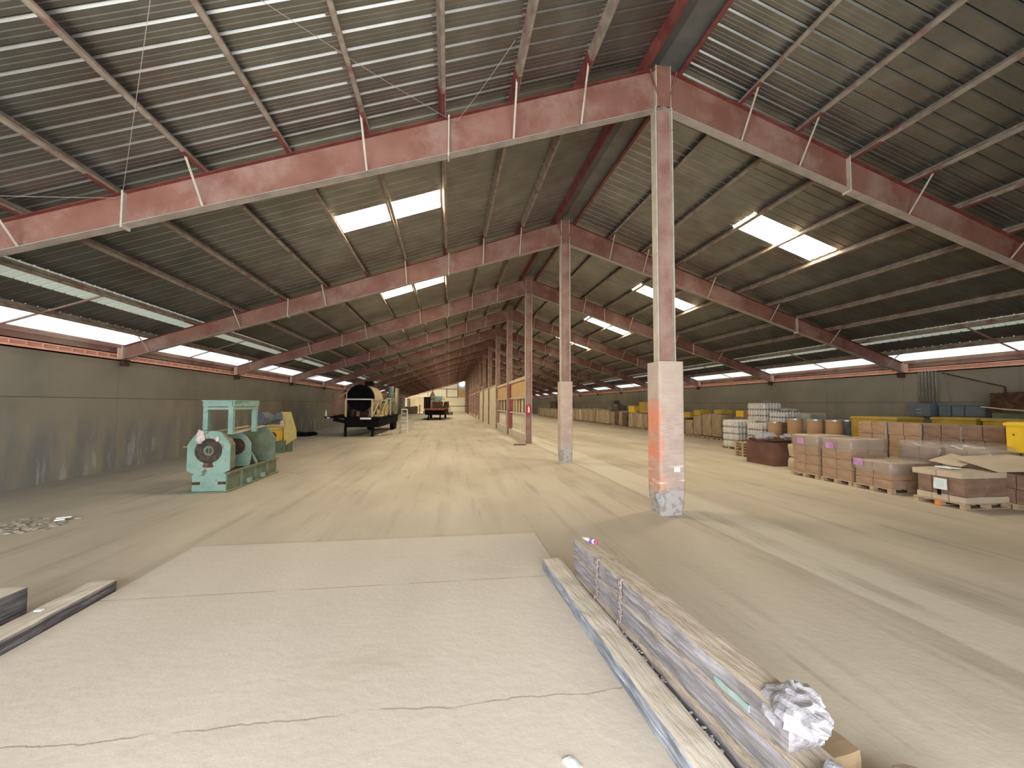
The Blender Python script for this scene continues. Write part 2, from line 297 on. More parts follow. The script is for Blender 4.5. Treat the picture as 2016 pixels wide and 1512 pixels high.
# ------------------------------------------------------------------ mesh helpers
class MB:
    def __init__(s): s.v = []; s.f = []; s.m = []; s.mi = 0; s.X = None
    def add(s, vs, fs):
        n = len(s.v)
        for v in vs:
            v = Vector(v); s.v.append(s.X @ v if s.X else v)
        for f in fs: s.f.append(tuple(i+n for i in f)); s.m.append(s.mi)
        return s
    def box(s, x0, x1, y0, y1, z0, z1):
        return s.add([(x0, y0, z0), (x1, y0, z0), (x1, y1, z0), (x0, y1, z0), (x0, y0, z1), (x1, y0, z1), (x1, y1, z1), (x0, y1, z1)],
                     [(0, 3, 2, 1), (4, 5, 6, 7), (0, 1, 5, 4), (1, 2, 6, 5), (2, 3, 7, 6), (3, 0, 4, 7)])
    def bar(s, a, b, wd, h=None, up=(0, 0, 1), twist=0):
        """rectangular bar from a to b, wd across, h along 'up'"""
        a = Vector(a); b = Vector(b); d = (b-a).normalized(); h = h or wd
        u = Vector(up); sd = d.cross(u)
        if sd.length < 1e-4: sd = d.cross(Vector((1, 0, 0)))
        sd.normalize(); u = sd.cross(d)
        vs = []
        for p in (a, b):
            for q, r in ((-1, -1), (1, -1), (1, 1), (-1, 1)): vs.append(p+sd*q*wd/2+u*r*h/2)
        return s.add(vs, [(0, 3, 2, 1), (4, 5, 6, 7), (0, 1, 5, 4), (1, 2, 6, 5), (2, 3, 7, 6), (3, 0, 4, 7)][0:] if False else [(0, 1, 2, 3), (7, 6, 5, 4), (0, 4, 5, 1), (1, 5, 6, 2), (2, 6, 7, 3), (3, 7, 4, 0)])
    def cyl(s, a, b, r, r2=None, n=16, cap=True):
        a = Vector(a); b = Vector(b); d = (b-a).normalized(); r2 = r if r2 is None else r2
        u = d.orthogonal().normalized(); w_ = d.cross(u); vs = []
        for p, q in ((a, r), (b, r2)):
            for i in range(n): t = 2*PI*i/n; vs.append(p+(u*math.cos(t)+w_*math.sin(t))*q)
        fs = [(i, (i+1) % n, n+(i+1) % n, n+i) for i in range(n)]
        if cap: fs += [tuple(range(n-1, -1, -1)), tuple(range(n, 2*n))]
        return s.add(vs, fs)
    def tube(s, pts, r, n=8):
        for p, q in zip(pts[:-1], pts[1:]): s.cyl(p, q, r, n=n)
        return s
    def ring(s, c, axis, r0, r1, h, n=28):
        """flat ring (washer) centred c, inner r0 outer r1, thickness h along axis"""
        c = Vector(c); d = Vector(axis).normalized(); u = d.orthogonal().normalized(); w_ = d.cross(u); vs = []
        for k, (r, hh) in enumerate(((r0, -h/2), (r1, -h/2), (r1, h/2), (r0, h/2))):
            for i in range(n): t = 2*PI*i/n; vs.append(c+(u*math.cos(t)+w_*math.sin(t))*r+d*hh)
        fs = []
        for k in range(4):
            k2 = (k+1) % 4
            for i in range(n): fs.append((k*n+i, k*n+(i+1) % n, k2*n+(i+1) % n, k2*n+i))
        return s.add(vs, fs)
    def plate_y(s, poly, y0, y1, hole=None, n=24):
        """polygon (x,z) list extruded y0..y1; optional round hole (cx,cz,r)"""
        m = len(poly)
        if not hole:
            vs = [(x, y0, z) for x, z in poly]+[(x, y1, z) for x, z in poly]
            return s.add(vs, [tuple(range(m)), tuple(range(2*m-1, m-1, -1))]+[((i+1) % m, i, m+i, m+(i+1) % m) for i in range(m)])
        cx, cz, r = hole; outer = []; inner = []
        for i in range(n):
            t = 2*PI*i/n; dx, dz = math.cos(t), math.sin(t); best = 1e9
            for j in range(m):
                ax, az = poly[j]; bx, bz = poly[(j+1) % m]; ex, ez = bx-ax, bz-az
                den = dx*ez-dz*ex
                if abs(den) < 1e-9: continue
                tt = ((ax-cx)*ez-(az-cz)*ex)/den; uu = ((ax-cx)*dz-(az-cz)*dx)/den
                if tt > 0 and -1e-6 <= uu <= 1+1e-6: best = min(best, tt)
            outer.append((cx+dx*best, cz+dz*best)); inner.append((cx+dx*r, cz+dz*r))
        vs = [(x, y0, z) for x, z in outer]+[(x, y0, z) for x, z in inner]+[(x, y1, z) for x, z in outer]+[(x, y1, z) for x, z in inner]
        fs = []
        for i in range(n):
            j = (i+1) % n
            fs += [(i, j, n+j, n+i), (2*n+j, 2*n+i, 3*n+i, 3*n+j), (i, 2*n+i, 2*n+j, j), (n+j, 3*n+j, 3*n+i, n+i)]
        return s.add(vs, fs)
    def rough(s, x0, x1, y0, y1, z0, z1, nx=3, ny=10, nz_=3, amp=.01, freq=3., seed=0, axis_lock=(1, 1, 1), r=0., keep_bottom=True):
        """subdivided box with noisy, slightly rounded faces"""
        idx = {}; vs = []; fs = []; sz = (nx, ny, nz_)
        c = Vector(((x0+x1)/2, (y0+y1)/2, (z0+z1)/2)); hf = Vector(((x1-x0)/2, (y1-y0)/2, (z1-z0)/2))
        def vid(i, j, k):
            if (i, j, k) in idx: return idx[(i, j, k)]
            q = Vector((2*i/nx-1, 2*j/ny-1, 2*k/nz_-1)); p = Vector((q.x*hf.x, q.y*hf.y, q.z*hf.z))
            if r:
                inn = Vector([max(-(h-r), min(h-r, t)) if h > r else 0 for t, h in zip(p, hf)])
                dd = p-inn
                if dd.length > 1e-6: p = inn+dd.normalized()*min(dd.length, r)
            g = p+c; nv = noise.noise_vector(g*freq+Vector((seed*7.3, seed*3.1, seed*1.7)))
            g = g+Vector((nv.x*amp*axis_lock[0], nv.y*amp*axis_lock[1], nv.z*amp*axis_lock[2]))
            if keep_bottom and k == 0: g.z = z0
            idx[(i, j, k)] = len(vs); vs.append(g); return idx[(i, j, k)]
        for i in range(nx):
            for j in range(ny):
                fs.append((vid(i, j, 0), vid(i, j+1, 0), vid(i+1, j+1, 0), vid(i+1, j, 0)))
                fs.append((vid(i, j, nz_), vid(i+1, j, nz_), vid(i+1, j+1, nz_), vid(i, j+1, nz_)))
        for i in range(nx):
            for k in range(nz_):
                fs.append((vid(i, 0, k), vid(i+1, 0, k), vid(i+1, 0, k+1), vid(i, 0, k+1)))
                fs.append((vid(i, ny, k), vid(i, ny, k+1), vid(i+1, ny, k+1), vid(i+1, ny, k)))
        for j in range(ny):
            for k in range(nz_):
                fs.append((vid(0, j, k), vid(0, j, k+1), vid(0, j+1, k+1), vid(0, j+1, k)))
                fs.append((vid(nx, j, k), vid(nx, j+1, k), vid(nx, j+1, k+1), vid(nx, j, k+1)))
        return s.add(vs, fs)
    def blob(s, c, rx, ry, rz, amp=.3, freq=3., seed=0, n=14):
        vs = []; fs = []
        for i in range(n//2+1):
            th = PI*i/(n//2)
            for j in range(n):
                ph = 2*PI*j/n; d = Vector((math.sin(th)*math.cos(ph), math.sin(th)*math.sin(ph), math.cos(th)))
                k = 1+amp*noise.noise(d*freq+Vector((seed*5.1, seed*2.7, 0)))
                vs.append((c[0]+d.x*rx*k, c[1]+d.y*ry*k, c[2]+d.z*rz*k))
        for i in range(n//2):
            for j in range(n): fs.append((i*n+j, (i+1)*n+j, (i+1)*n+(j+1) % n, i*n+(j+1) % n))
        return s.add(vs, fs)
    def build(s, name, mats, parent=None, smooth=False, bevel=0, loc=None, rotz=0):
        me = bpy.data.meshes.new(name); me.from_pydata([tuple(v) for v in s.v], [], s.f)
        ml = mats if isinstance(mats, (list, tuple)) else [mats]
        for m in ml: me.materials.append(m)
        if len(ml) > 1: me.polygons.foreach_set('material_index', s.m)
        if smooth: me.polygons.foreach_set('use_smooth', [True]*len(me.polygons))
        me.update()
        o = bpy.data.objects.new(name, me); COL.objects.link(o)
        if parent: o.parent = parent
        if loc: o.location = loc
        if rotz: o.rotation_euler = (0, 0, rotz)
        if bevel:
            b = o.modifiers.new('bevel', 'BEVEL'); b.width = bevel; b.segments = 2; b.limit_method = 'ANGLE'
        if smooth and bevel == 0:
            pass
        return o
def thing(name, label, cat, loc=(0, 0, 0), rotz=0, group=None):
    o = bpy.data.objects.new(name, None); COL.objects.link(o); o.location = loc; o.rotation_euler = (0, 0, rotz)
    o.empty_display_size = .2
    return tag(o, label, cat, group)
def tag(o, label, cat, group=None, kind=None):
    o['label'] = label; o['category'] = cat
    if group: o['group'] = group
    if kind: o['kind'] = kind
    return o
def struct(o, label=None):
    o['kind'] = 'structure'
    if label: o['label'] = label
    return o
def dup(root, loc=None, rotz=None, label=None, group=None, cat=None):
    r = root.copy(); COL.objects.link(r)
    if loc is not None: r.location = loc
    if rotz is not None: r.rotation_euler = (0, 0, rotz)
    if label: r['label'] = label
    if group: r['group'] = group
    for ch in list(root.children):
        c = ch.copy(); COL.objects.link(c); c.parent = r
        for g in list(ch.children):
            d = g.copy(); COL.objects.link(d); d.parent = c
    return r
ORD = ['nearest', 'second', 'third', 'fourth', 'fifth', 'sixth', 'seventh', 'eighth', 'ninth', 'tenth', 'eleventh', 'twelfth', 'thirteenth', 'fourteenth', 'fifteenth', 'sixteenth']

# ------------------------------------------------------------------ shell
struct(MB().box(-60, 60, -60, 200, -.5, -.12).build('ground', mat('outdoor_dirt', (.45, .38, .30), (.55, .47, .37), scale=.3)), 'bare dirt ground outside the building')
struct(MB().box(-HW-.3, HW+.3, Y0-.3, Y1+.3, -.12, 0).build('floor', M_floor), 'dusty concrete floor with long wheel tracks')
sl = MB().rough(-8.17, -2.93, -11.9, -1.0, 0, .014, nx=4, ny=8, nz_=1, amp=0).build('floor_slab', M_slab, bevel=.006)
struct(sl, 'smooth pale slab in the foreground with a long crack')
wl = struct(MB().box(-HW-.25, -HW, Y0, Y1, 0, WTOP).build('wall_left', M_wall), 'stained concrete wall on the left side')
wr = struct(MB().box(HW-.05, HW+.25, Y0, Y1, 0, WTOP).build('wall_right', M_wall), 'grey concrete wall on the right side')
# rear wall with the open loading door behind the camera
M_sid = mat('ribbed_end_siding', (.68, .65, .53), (.76, .73, .60), rough=.6, scale=1)
def gable(x0, x1, z0, y, mb):
    n = 12
    xs = sorted(set([x0+(x1-x0)*i/n for i in range(n+1)]+([0] if x0 < 0 < x1 else [])))
    for a, b in zip(xs[:-1], xs[1:]):
        mb.add([(a, y, z0), (b, y, z0), (b, y, ztop(b)+.18), (a, y, ztop(a)+.18), (a, y+.05, z0), (b, y+.05, z0), (b, y+.05, ztop(b)+.18), (a, y+.05, ztop(a)+.18)],
               [(0, 1, 2, 3), (7, 6, 5, 4), (0, 4, 5, 1), (3, 2, 6, 7), (0, 3, 7, 4), (1, 5, 6, 2)])
mb = MB(); gable(-HW, -12.5, 0, Y0, mb); gable(-12.5, .1, 4.4, Y0, mb); gable(.1, HW, 0, Y0, mb)
struct(mb.build('wall_back', M_sid), 'ribbed siding wall behind the viewer with an open loading door')

# far end wall : concrete base, ribbed siding panels above, plywood patch
M_endw = mat('pale_end_wall_concrete', (.68, .62, .47), (.76, .70, .54), rough=.9, scale=.6)
struct(MB().box(-HW, HW, Y1, Y1+.3, 0, 4.1).build('wall_front', M_endw), 'pale concrete base of the far end wall')
mb = MB(); x = -HW
while x < HW:
    for a, b, d in ((x, x+.28, 0), (x+.28, x+.33, .04), (x+.33, x+.38, .04)):
        a = max(-HW, a); b = min(HW, b); y = Y1+.1-d
        if b <= a: continue
        mb.add([(a, y, 4.1), (b, y, 4.1), (b, y, ztop(b)+.15), (a, y, ztop(a)+.15)], [(0, 1, 2, 3)])
    x += .38
struct(mb.build('wall_front_siding', M_sid), 'ribbed pale siding above the concrete at the far end')
e = MB().box(-1.9, 2.8, Y1-.02, Y1+.08, 4.1, 6.4).build('trim_1', M_ply); struct(e, 'plywood patch high in the far end wall')
mb = MB()
mb.box(-12.8, -1.9, Y1-.08, Y1+.02, 6.35, 6.5); mb.box(-2.05, -1.9, Y1-.08, Y1+.02, 4.1, 9.0); mb.box(-5.2, -5.05, Y1-.08, Y1+.02, 4.1, 6.4); mb.box(-5.2, -1.9, Y1-.08, Y1+.02, 4.05, 4.2); mb.box(-10.4, -10.3, Y1-.08, Y1+.02, 4.1, 6.4); mb.box(-3, 3, Y1-.08, Y1+.02, 8.5, 8.62)
struct(mb.build('trim_2', M_darkred), 'dark girts framing the siding of the far end wall')
e = MB().box(-1.85, 3.2, Y1-.01, Y1+.06, 6.45, 8.5).build('window_33', mat('bluish_translucent_panel', (.38, .44, .45), (.46, .52, .52), scale=1)); struct(e, 'bluish grey panel high in the far end wall')
e = MB().cyl((-.75, Y1-.25, 8.2), (-.75, Y1-.1, 8.2), .62, n=24).build('window_34', emit('round_vent_daylight', (.85, .86, 1.0), 30)); struct(e, 'round opening blazing with daylight near the far ridge')
e = MB().box(-15.1, -10.6, Y1-.6, Y1-.05, 0, 3.9).build('partition_panel', M_beige); tag(e, 'tall dull board panel across the far left corner of the hall', 'panel')

# ---- roof deck : ribbed sheets running down the slope
def deck_profile():
    ys = []; y = Y0-.2
    P = .3048
    while y < Y1+.3:
        for dy, dz in ((0, 0), (.005, 0), (.008, .052), (.030, .052), (.041, .028), (.066, 0), (.140, 0), (.144, .007), (.152, .007), (.164, 0), (.218, 0), (.222, .007), (.230, .007), (.242, 0)):
            ys.append((y+dy, dz))
        y += P
    return ys
PROF = deck_profile()
def deck(mb, side, xa, xb, ylo=None, yhi=None, up_=.205):
    pr = [p for p in PROF if (ylo is None or p[0] >= ylo-1e-6) and (yhi is None or p[0] <= yhi+1e-6)]
    if ylo is not None: pr = [(ylo, 0)]+pr
    if yhi is not None: pr = pr+[(yhi, 0)]
    vs = []; fs = []
    for y, dz in pr:
        vs.append((side*xa, y, ztop(xa)+up_+dz)); vs.append((side*xb, y, ztop(xb)+up_+dz))
    for i in range(len(pr)-1):
        a = 2*i; fs.append((a, a+1, a+3, a+2) if side > 0 else (a+2, a+3, a+1, a))
    mb.add(vs, fs)
SKX = (PX[3], PX[5]); wn = 1
bays = list(range(0, 14))
for side, nm in ((-1, 'left'), (1, 'right')):
    mb = MB()
    deck(mb, side, .0, SKX[0]); deck(mb, side, SKX[1], 12.92); deck(mb, side, 13.55, 14.36)
    y = Y0-.2; holes = [(3.05+BAY*b, 3.05+BAY*b+1.02) for b in bays]
    for h0, h1 in holes:
        deck(mb, side, SKX[0], SKX[1], y if y > Y0 else None, h0); y = h1
    deck(mb, side, SKX[0], SKX[1], y, None)
    o = mb.build('ceiling_'+nm, M_deck); struct(o, 'ribbed galvanised roof sheets of the %s slope' % nm)
    mb = MB(); deck(mb, side, 14.36, 15.75); o = mb.build('window_%d' % (29+(side+1)), M_strip); struct(o, 'bright translucent sheet along the %s eave' % nm)
    mb = MB(); deck(mb, side, 12.92, 13.55); o = mb.build('window_%d' % (30+(side+1)), M_strip2); struct(o, 'dull translucent strip above the %s eave' % nm)
    for h0, h1 in holes:
        mb = MB(); a, b = SKX
        mb.add([(side*a, h0, ztop(a)+.23), (side*b, h0, ztop(b)+.23), (side*b, h1, ztop(b)+.23), (side*a, h1, ztop(a)+.23)], [(0, 1, 2, 3) if side < 0 else (3, 2, 1, 0)])
        # mat faces down both ways: emission is two sided
        o = mb.build('window_%d' % wn, M_skl); struct(o, 'glowing skylight in the %s roof slope, %s bay' % (nm, ORD[wn-1 if wn <= 14 else wn-15])); wn += 1
mb = MB()
for side in (-1, 1):
    mb.add([(0, Y0, ztop(0)+.17), (0, Y1, ztop(0)+.17), (side*.42, Y1, ztop(.42)+.195), (side*.42, Y0, ztop(.42)+.195)], [(0, 1, 2, 3)])
struct(mb.build('ceiling_ridge', mat('ridge_cap', (.13, .13, .12), (.18, .18, .17), metal=.5, rough=.5, scale=2)), 'ridge cap strip between the two top purlins')

# ---- purlins : one long lapped Z section per line
def purlin(side, x, name, label, mat_, depth=.2, yA=Y0, yB=Y1):
    mb = MB(); tl = Vector((side*1, 0, -SL)).normalized(); nr = Vector((side*SL, 0, 1)).normalized()
    base = Vector((side*x, 0, ztop(x)))
    def strip(p, q, y0, y1, th):
        a = base+tl*p[0]+nr*p[1]; b = base+tl*q[0]+nr*q[1]; d = (b-a).normalized(); nn = Vector((d.z, 0, -d.x))*th/2
        vs = [a+nn, b+nn, b-nn, a-nn]
        vs = [Vector((v.x, y0, v.z)) for v in vs]+[Vector((v.x, y1, v.z)) for v in vs]
        mb.add(vs, [(0, 1, 2, 3), (7, 6, 5, 4), (0, 4, 5, 1), (1, 5, 6, 2), (2, 6, 7, 3), (3, 7, 4, 0)])
    strip((0, 0), (0, depth), yA, yB, .008)
    strip((0, .004), (-.065, .004), yA, yB, .008); strip((-.065, .004), (-.075, .03), yA, yB, .006)
    strip((0, depth), (.065, depth), yA, yB, .008)
    o = mb.build(name, mat_); tag(o, label, 'roof purlin', 'roof purlins')
    # lap pieces over every frame
    mb = MB(); a = base+tl*.02
    for (p, q) in (((.012, 0), (.012, depth)), ((.012, .004), (-.05, .004))):
        A = base+tl*p[0]+nr*p[1]; B = base+tl*q[0]+nr*q[1]; d = (B-A).normalized(); nn = Vector((d.z, 0, -d.x))*.008
        vs = [A+nn, B+nn, B-nn, A-nn]; vs = [Vector((v.x, -.72, v.z)) for v in vs]+[Vector((v.x, .72, v.z)) for v in vs]
        mb.add(vs, [(0, 1, 2, 3), (7, 6, 5, 4), (0, 4, 5, 1), (1, 5, 6, 2), (2, 6, 7, 3), (3, 7, 4, 0)])
    lp = mb.build('lap_splice', M_darkred, o)
    for k in range(-1, NB):
        if k == 0: continue
        q = lp.copy(); COL.objects.link(q); q.parent = o; q.location = (0, k*BAY, 0)
    return o
for side, nm in ((-1, 'left'), (1, 'right')):
    for i, x in enumerate(PX):
        if i == 0: lb = 'dark red steel purlin next to the ridge on the %s slope' % nm
        else: lb = 'long dusty steel purlin, %s down from the ridge purlin on the %s slope' % (['first']+ORD[1:], nm) if False else 'long dusty steel purlin, %s below the ridge purlin on the %s roof slope' % ((['first']+ORD[1:])[i-1], nm)
        purlin(side, x, 'roof_purlin', lb, M_darkred if i == 0 else M_purlin)

# ---- eave members
for side, nm in ((-1, 'left'), (1, 'right')):
    mb = MB(); X = side*(HW+.02)
    def bx(xa, xb, z0, z1): mb.box(min(X+side*xa, X+side*xb), max(X+side*xa, X+side*xb), Y0, Y1, z0, z1)
    bx(-.10, .06, 3.56, 3.60); bx(-.10, -.085, 3.56, 3.655); bx(.03, .06, 3.60, 3.78); bx(-.10, .06, 3.78, 3.81); bx(-.10, -.085, 3.745, 3.81)
    y = Y0
    while y < Y1: mb.box(min(X-side*.0, X+side*.03), max(X, X+side*.03), y, y+.03, 3.60, 3.78); y += .45
    o = mb.build('eave_girt', M_eave); tag(o, 'steel channel coloured with the pink eave glow, along the top of the %s wall' % nm, 'steel girt')
    mb = MB(); bx(.05, .07, 3.812, 4.13); bx(-.04, .07, 4.0, 4.03); bx(-.05, -.04, 3.98, 4.03)
    o = mb.build('eave_strut', M_red); tag(o, 'dark red eave strut under the bright sheet above the %s wall' % nm, 'steel strut')
    for b in range(0, NB-1):
        y = b*BAY+BAY*.5
        o = MB().bar((side*12.95, y, ztop(12.95)+.10), (side*15.26, y, ztop(15.26)+.08), .05, .03).build('bridging_bar', M_red)
        tag(o, 'red bridging bar across the %s eave sheet, %s bay from the viewer' % (nm, ORD[b]), 'bridging bar', 'bridging bars')

# ---- rigid frames
def rafter_depth(x):
    if x < 10.2: return .87-x*.030
    return max(.42, .564-(x-10.2)*.030)
def frame_mesh(side, mb, y, web, flange):
    t = .012; fw_ = .10
    xs = [.0, .22, .6, 1.2, 3, 5, 7, 9, 10.2, 12, 14, 15.08]
    for a, b in zip(xs[:-1], xs[1:]):
        za, zb = ztop(a), ztop(b); da, db = rafter_depth(a), rafter_depth(b)
        A = side*a; B = side*b
        mb.mi = 0
        mb.add([(A, y-t, za), (B, y-t, zb), (B, y-t, zb-db), (A, y-t, za-da), (A, y+t, za), (B, y+t, zb), (B, y+t, zb-db), (A, y+t, za-da)], [(0, 1, 2, 3), (7, 6, 5, 4), (0, 4, 5, 1), (3, 2, 6, 7)])
        for zz, off, mi in (((za, zb), 0, 2), ((za-da, zb-db), 0, 1)):
            mb.mi = mi; u, v = zz
            mb.add([(A, y-fw_, u-.012), (B, y-fw_, v-.012), (B, y+fw_, v-.012), (A, y+fw_, u-.012), (A, y-fw_, u), (B, y-fw_, v), (B, y+fw_, v), (A, y+fw_, u)], [(0, 1, 2, 3), (7, 6, 5, 4), (0, 4, 5, 1), (2, 6, 7, 3), (1, 5, 6, 2), (3, 7, 4, 0)])
frames = []
def make_frame(k):
    y = 0
    lab = {0: 'nearest red steel roof frame, on the post with orange spray paint'}.get(k)
    if k == -1: lab = 'red steel roof frame overhead behind the viewer'
    if lab is None: lab = '%s red steel roof frame from the viewer, spanning wall to wall over its centre post' % ORD[k]
    return lab
fr = thing('steel_frame', make_frame(0), 'steel frame', (0, 0, 0), 0, 'steel roof frames')
for side, nm in ((-1, 'left'), (1, 'right')):
    mb = MB(); frame_mesh(side, mb, 0, None, None)
    ra = mb.build('rafter', [M_redface, M_flange, M_darkred], fr)
    mb = MB()
    for x in (4.45, 10.0):
        z1, d = ztop(x), rafter_depth(x); mb.bar((side*x, 0, z1+.02), (side*(x-.0), 0, z1-d-.06), .03, .21, up=(0, 1, 0))
        mb.build('splice_plate', M_cream, ra); mb = MB()
    mb.bar((side*15.07, 0, ztop(15.12)), (side*15.07, 0, ztop(15.12)-.46), .03, .24, up=(0, 1, 0))
    mb.build('splice_plate', M_cream, ra)
    for i in (1, 2, 4, 6, 8, 10):
        x = PX[i]; zb = ztop(x)-rafter_depth(x)
        for sg in (-1, 1):
            mb = MB(); mb.bar((side*x, sg*.09, zb+.01), (side*(x+.02), sg*.62, ztop(x)+.05), .035, .012, up=(1, 0, 0)); mb.bar((side*x, sg*.09, zb+.01), (side*(x+.02), sg*.62, ztop(x)+.05), .012, .035, up=(1, 0, 0))
            mb.build('flange_brace', M_cream, ra)
    mb = MB()
    mb.box(min(side*14.98, side*15.105), max(side*14.98, side*15.105), -.13, .13, 3.575, 3.62)
    mb.box(min(side*14.98, side*15.13), max(side*14.98, side*15.13), -.12, .10, 3.40, 3.56)
    mb.build('wall_bracket', M_rust, fr)
    mb = MB(); mb.box(min(side*15.09, side*15.11), max(side*15.09, side*15.11), -.26, .26, 3.62, 3.98)
    mb.build('end_cap_plate', M_eave, fr)
mb = MB()
for sx in (-.16, .16):
    mb.mi = 1; mb.box(sx-.01, sx+.01, -.1, .1, ZT-.9, ZT+.02)
mb.mi = 0; mb.box(-.15, .15, -.11, -.10, ZT-.88, ZT)
for sx in (-.07, .07): mb.bar((sx*1.0, -.11, ZT-.86), (sx*4.2, -.11, ZT-.1), .03, .02)
mb.build('ridge_connection', [M_redface, M_cream], fr)
mb = MB(); zc = ZT-.88
mb.mi = 1
for sx in (-.18, .18): mb.box(sx-.012, sx+.012, -.10, .10, .0, zc)
mb.mi = 0; mb.box(-.168, .168, -.012, .012, 0, zc)
col = mb.build('column', [M_red, M_cream], fr)
fr0 = fr
for k in range(1, NB): dup(fr0, (0, k*BAY, 0), 0, make_frame(k))
dup(fr0, (0, -BAY, 0), 0, make_frame(-1)); 
def casing(y, w2, mat_, label):
    n = 4; mb = MB(); r = .055; pts = []
    for cx, cy, a0 in ((w2-r, w2-r, 0), (-w2+r, w2-r, 90), (-w2+r, -w2+r, 180), (w2-r, -w2+r, 270)):
        for i in range(n+1):
            a = math.radians(a0+90*i/n); pts.append((cx+r*math.cos(a), cy+r*math.sin(a)))
    m = len(pts); zs = [0, .05, .12, .25, .45, .7, 1.0, 1.4, 1.8, 2.2, 2.6, 3.0, 3.05]; vs = []; fs = []
    for z in zs:
        f = 1.0+(-.03 if z < .06 else 0)
        for px, py in pts:
            nn = noise.noise(Vector((px*3, py*3, z*4)))*(.022 if z < .8 else .006)
            if z < .5:       # foot is worn round
                d = math.hypot(px, py); rr = w2*1.08; kk = 1+(rr/d-1)*(.6*(1-z/.5)); qx, qy = px*kk, py*kk
            else: qx, qy = px, py
            vs.append((qx*f+nn, qy*f+nn, z))
    for k in range(len(zs)-1):
        for i in range(m): fs.append((k*m+i, k*m+(i+1) % m, (k+1)*m+(i+1) % m, (k+1)*m+i))
    fs.append(tuple((len(zs)-1)*m+i for i in range(m)))
    mb.add(vs, fs)
    o = mb.build('column_casing', mat_, loc=(0, y, 0), smooth=False)
    return tag(o, label, 'column casing')
cs = casing(0, .27, M_clad1, 'thick dusty casing round the foot of the nearest centre post, sprayed orange down its left side')
casing(BAY, .24, M_clad2, 'pinkish grey casing round the foot of the second centre post')
# broken bits on the near casing
mb = MB()
for i, (dx, dz) in enumerate(((-.30, .38), (-.26, .30), (-.23, .22), (-.24, .45))): mb.blob((dx, -.22, dz), .05, .04, .06, .5, 3, i)
mb.build('chipped_mortar', M_cloth, cs)
MB().box(.02, .14, -.281, -.268, .86, .95).build('pale_patch', M_paper, cs)

# ------------------------------------------------------------------ centre partition (bays 3 to 14 from C3)
def C(k): return k*BAY
M_stud = mat('maroon_stud', (.20, .05, .05), (.28, .09, .08), scale=4)
for k in (2, 3):
    p = thing('partition_frame', ['open framed partition bay beside the broom, with orange plywood along its top', 'second open framed partition bay with orange plywood along its top'][k-2], 'partition', (0, C(k), 0), 0, 'open partition bays')
    o = MB().box(-.07, .07, .12, BAY-.12, 0, .45 if k == 2 else .5).build('concrete_kerb', M_conc, p, bevel=.02)
    MB().box(-.10, .10, .12, BAY-.12, 3.62, 3.82).build('top_plank', M_card3, p, bevel=.01)
    MB().box(-.0, .03, .12, BAY-.12, 2.62, 3.62).build('plywood_panel', M_ply, p)
    for z in (2.58, 1.62): MB().box(-.09, .03, .12, BAY-.12, z-.045, z+.045).build('rail', M_cream, p)
    for yy in (.42, ): MB().box(-.10, .10, yy, yy+.5, .46, 3.62).build('stud', M_stud, p) if k == 3 else MB().box(-.1, .1, BAY-.95, BAY-.45, .46, 3.62).build('stud', M_stud, p)
    for j in range(4 if k == 2 else 2):
        y0 = 2.1+j*1.15 if k == 2 else 3.2+j*1.9
        MB().box(.06, .09, y0, y0+.62, 1.66, 2.55).build('upright_board', M_ply if j % 2 else M_card3, p)
e = MB().box(.12, .28, C(3)+2.6, C(3)+2.85, 0, 1.6).build('loose_post', M_ply); tag(e, 'short orange wooden post under the rail of the second open partition bay', 'post')
for k in range(4, 7):
    e = thing('partition_wall', ['dusty beige boarded partition bay just beyond the open framed bays', 'middle dusty beige boarded partition bay', 'farthest dusty beige boarded partition bay'][k-4], 'partition', (0, C(k), 0), 0, 'boarded partition bays')
    MB().rough(-.05, .05, .12, BAY-.12, 0, 3.9, nx=1, ny=6, nz_=3, amp=.02).build('board_panel', M_beige, e)
    MB().box(-.12, .12, .12, BAY-.12, 3.9, 4.0).build('cap_plank', M_card3, e)
for k in range(7, 11):
    e = thing('door_frame', '%s tall dark red steel frame beyond the boarded partition' % ['nearest', 'second', 'third', 'farthest'][k-7], 'frame', (0, C(k), 0), 0, 'dark red frames')
    for yy in (1.3, BAY-1.7): MB().box(-.12, .12, yy, yy+.35, .35, 4.6 if yy < 2 else 5.2).build('post', M_red, e)
    MB().box(-.1, .1, 1.3, BAY-1.35, 3.9, 4.1).build('header', M_cream, e)
    MB().box(-.09, .09, .2, BAY-.2, 0, .35).build('kerb', M_conc, e)
e = MB().box(-.1, .1, C(11)+.2, C(11)+2, 0, 4.2).build('end_pier', M_conc); tag(e, 'pale pier closing the far end of the partition line', 'pier')
e = MB().box(.20, .24, C(11)+2, Y1-.3, 0, 6.5).build('red_board_screen', M_rust); tag(e, 'dark red screen beyond the pale pier near the end wall', 'screen')

# fire extinguisher sign + broom
s = thing('fire_sign', 'red sign with a white extinguisher picture on the third centre post', 'sign', (0, C(2)-.115, 1.90))
MB().box(-.13, .13, -.01, .0, -.26, .26).build('sign_board', M_sign, s)
mb = MB().box(-.045, .045, -.018, -.011, -.16, .10); mb.box(-.02, .02, -.018, -.011, .10, .16); mb.box(-.05, .03, -.018, -.011, .15, .175)
mb.build('extinguisher_picture', M_paper, s)
b = thing('push_broom', 'push broom leaning on the third centre post', 'broom', (-.62, 14.35, 0))
mb = MB().cyl((0, 0, .07), (.36, .74, 1.50), .014, n=8); mb.build('handle', M_handle, b)
MB().box(-.32, .32, -.05, .05, .055, .10).build('head_block', M_handle, b)
MB().rough(-.33, .33, -.06, .06, 0, .055, nx=12, ny=2, nz_=1, amp=.01, freq=20).build('bristles', M_brush, b)

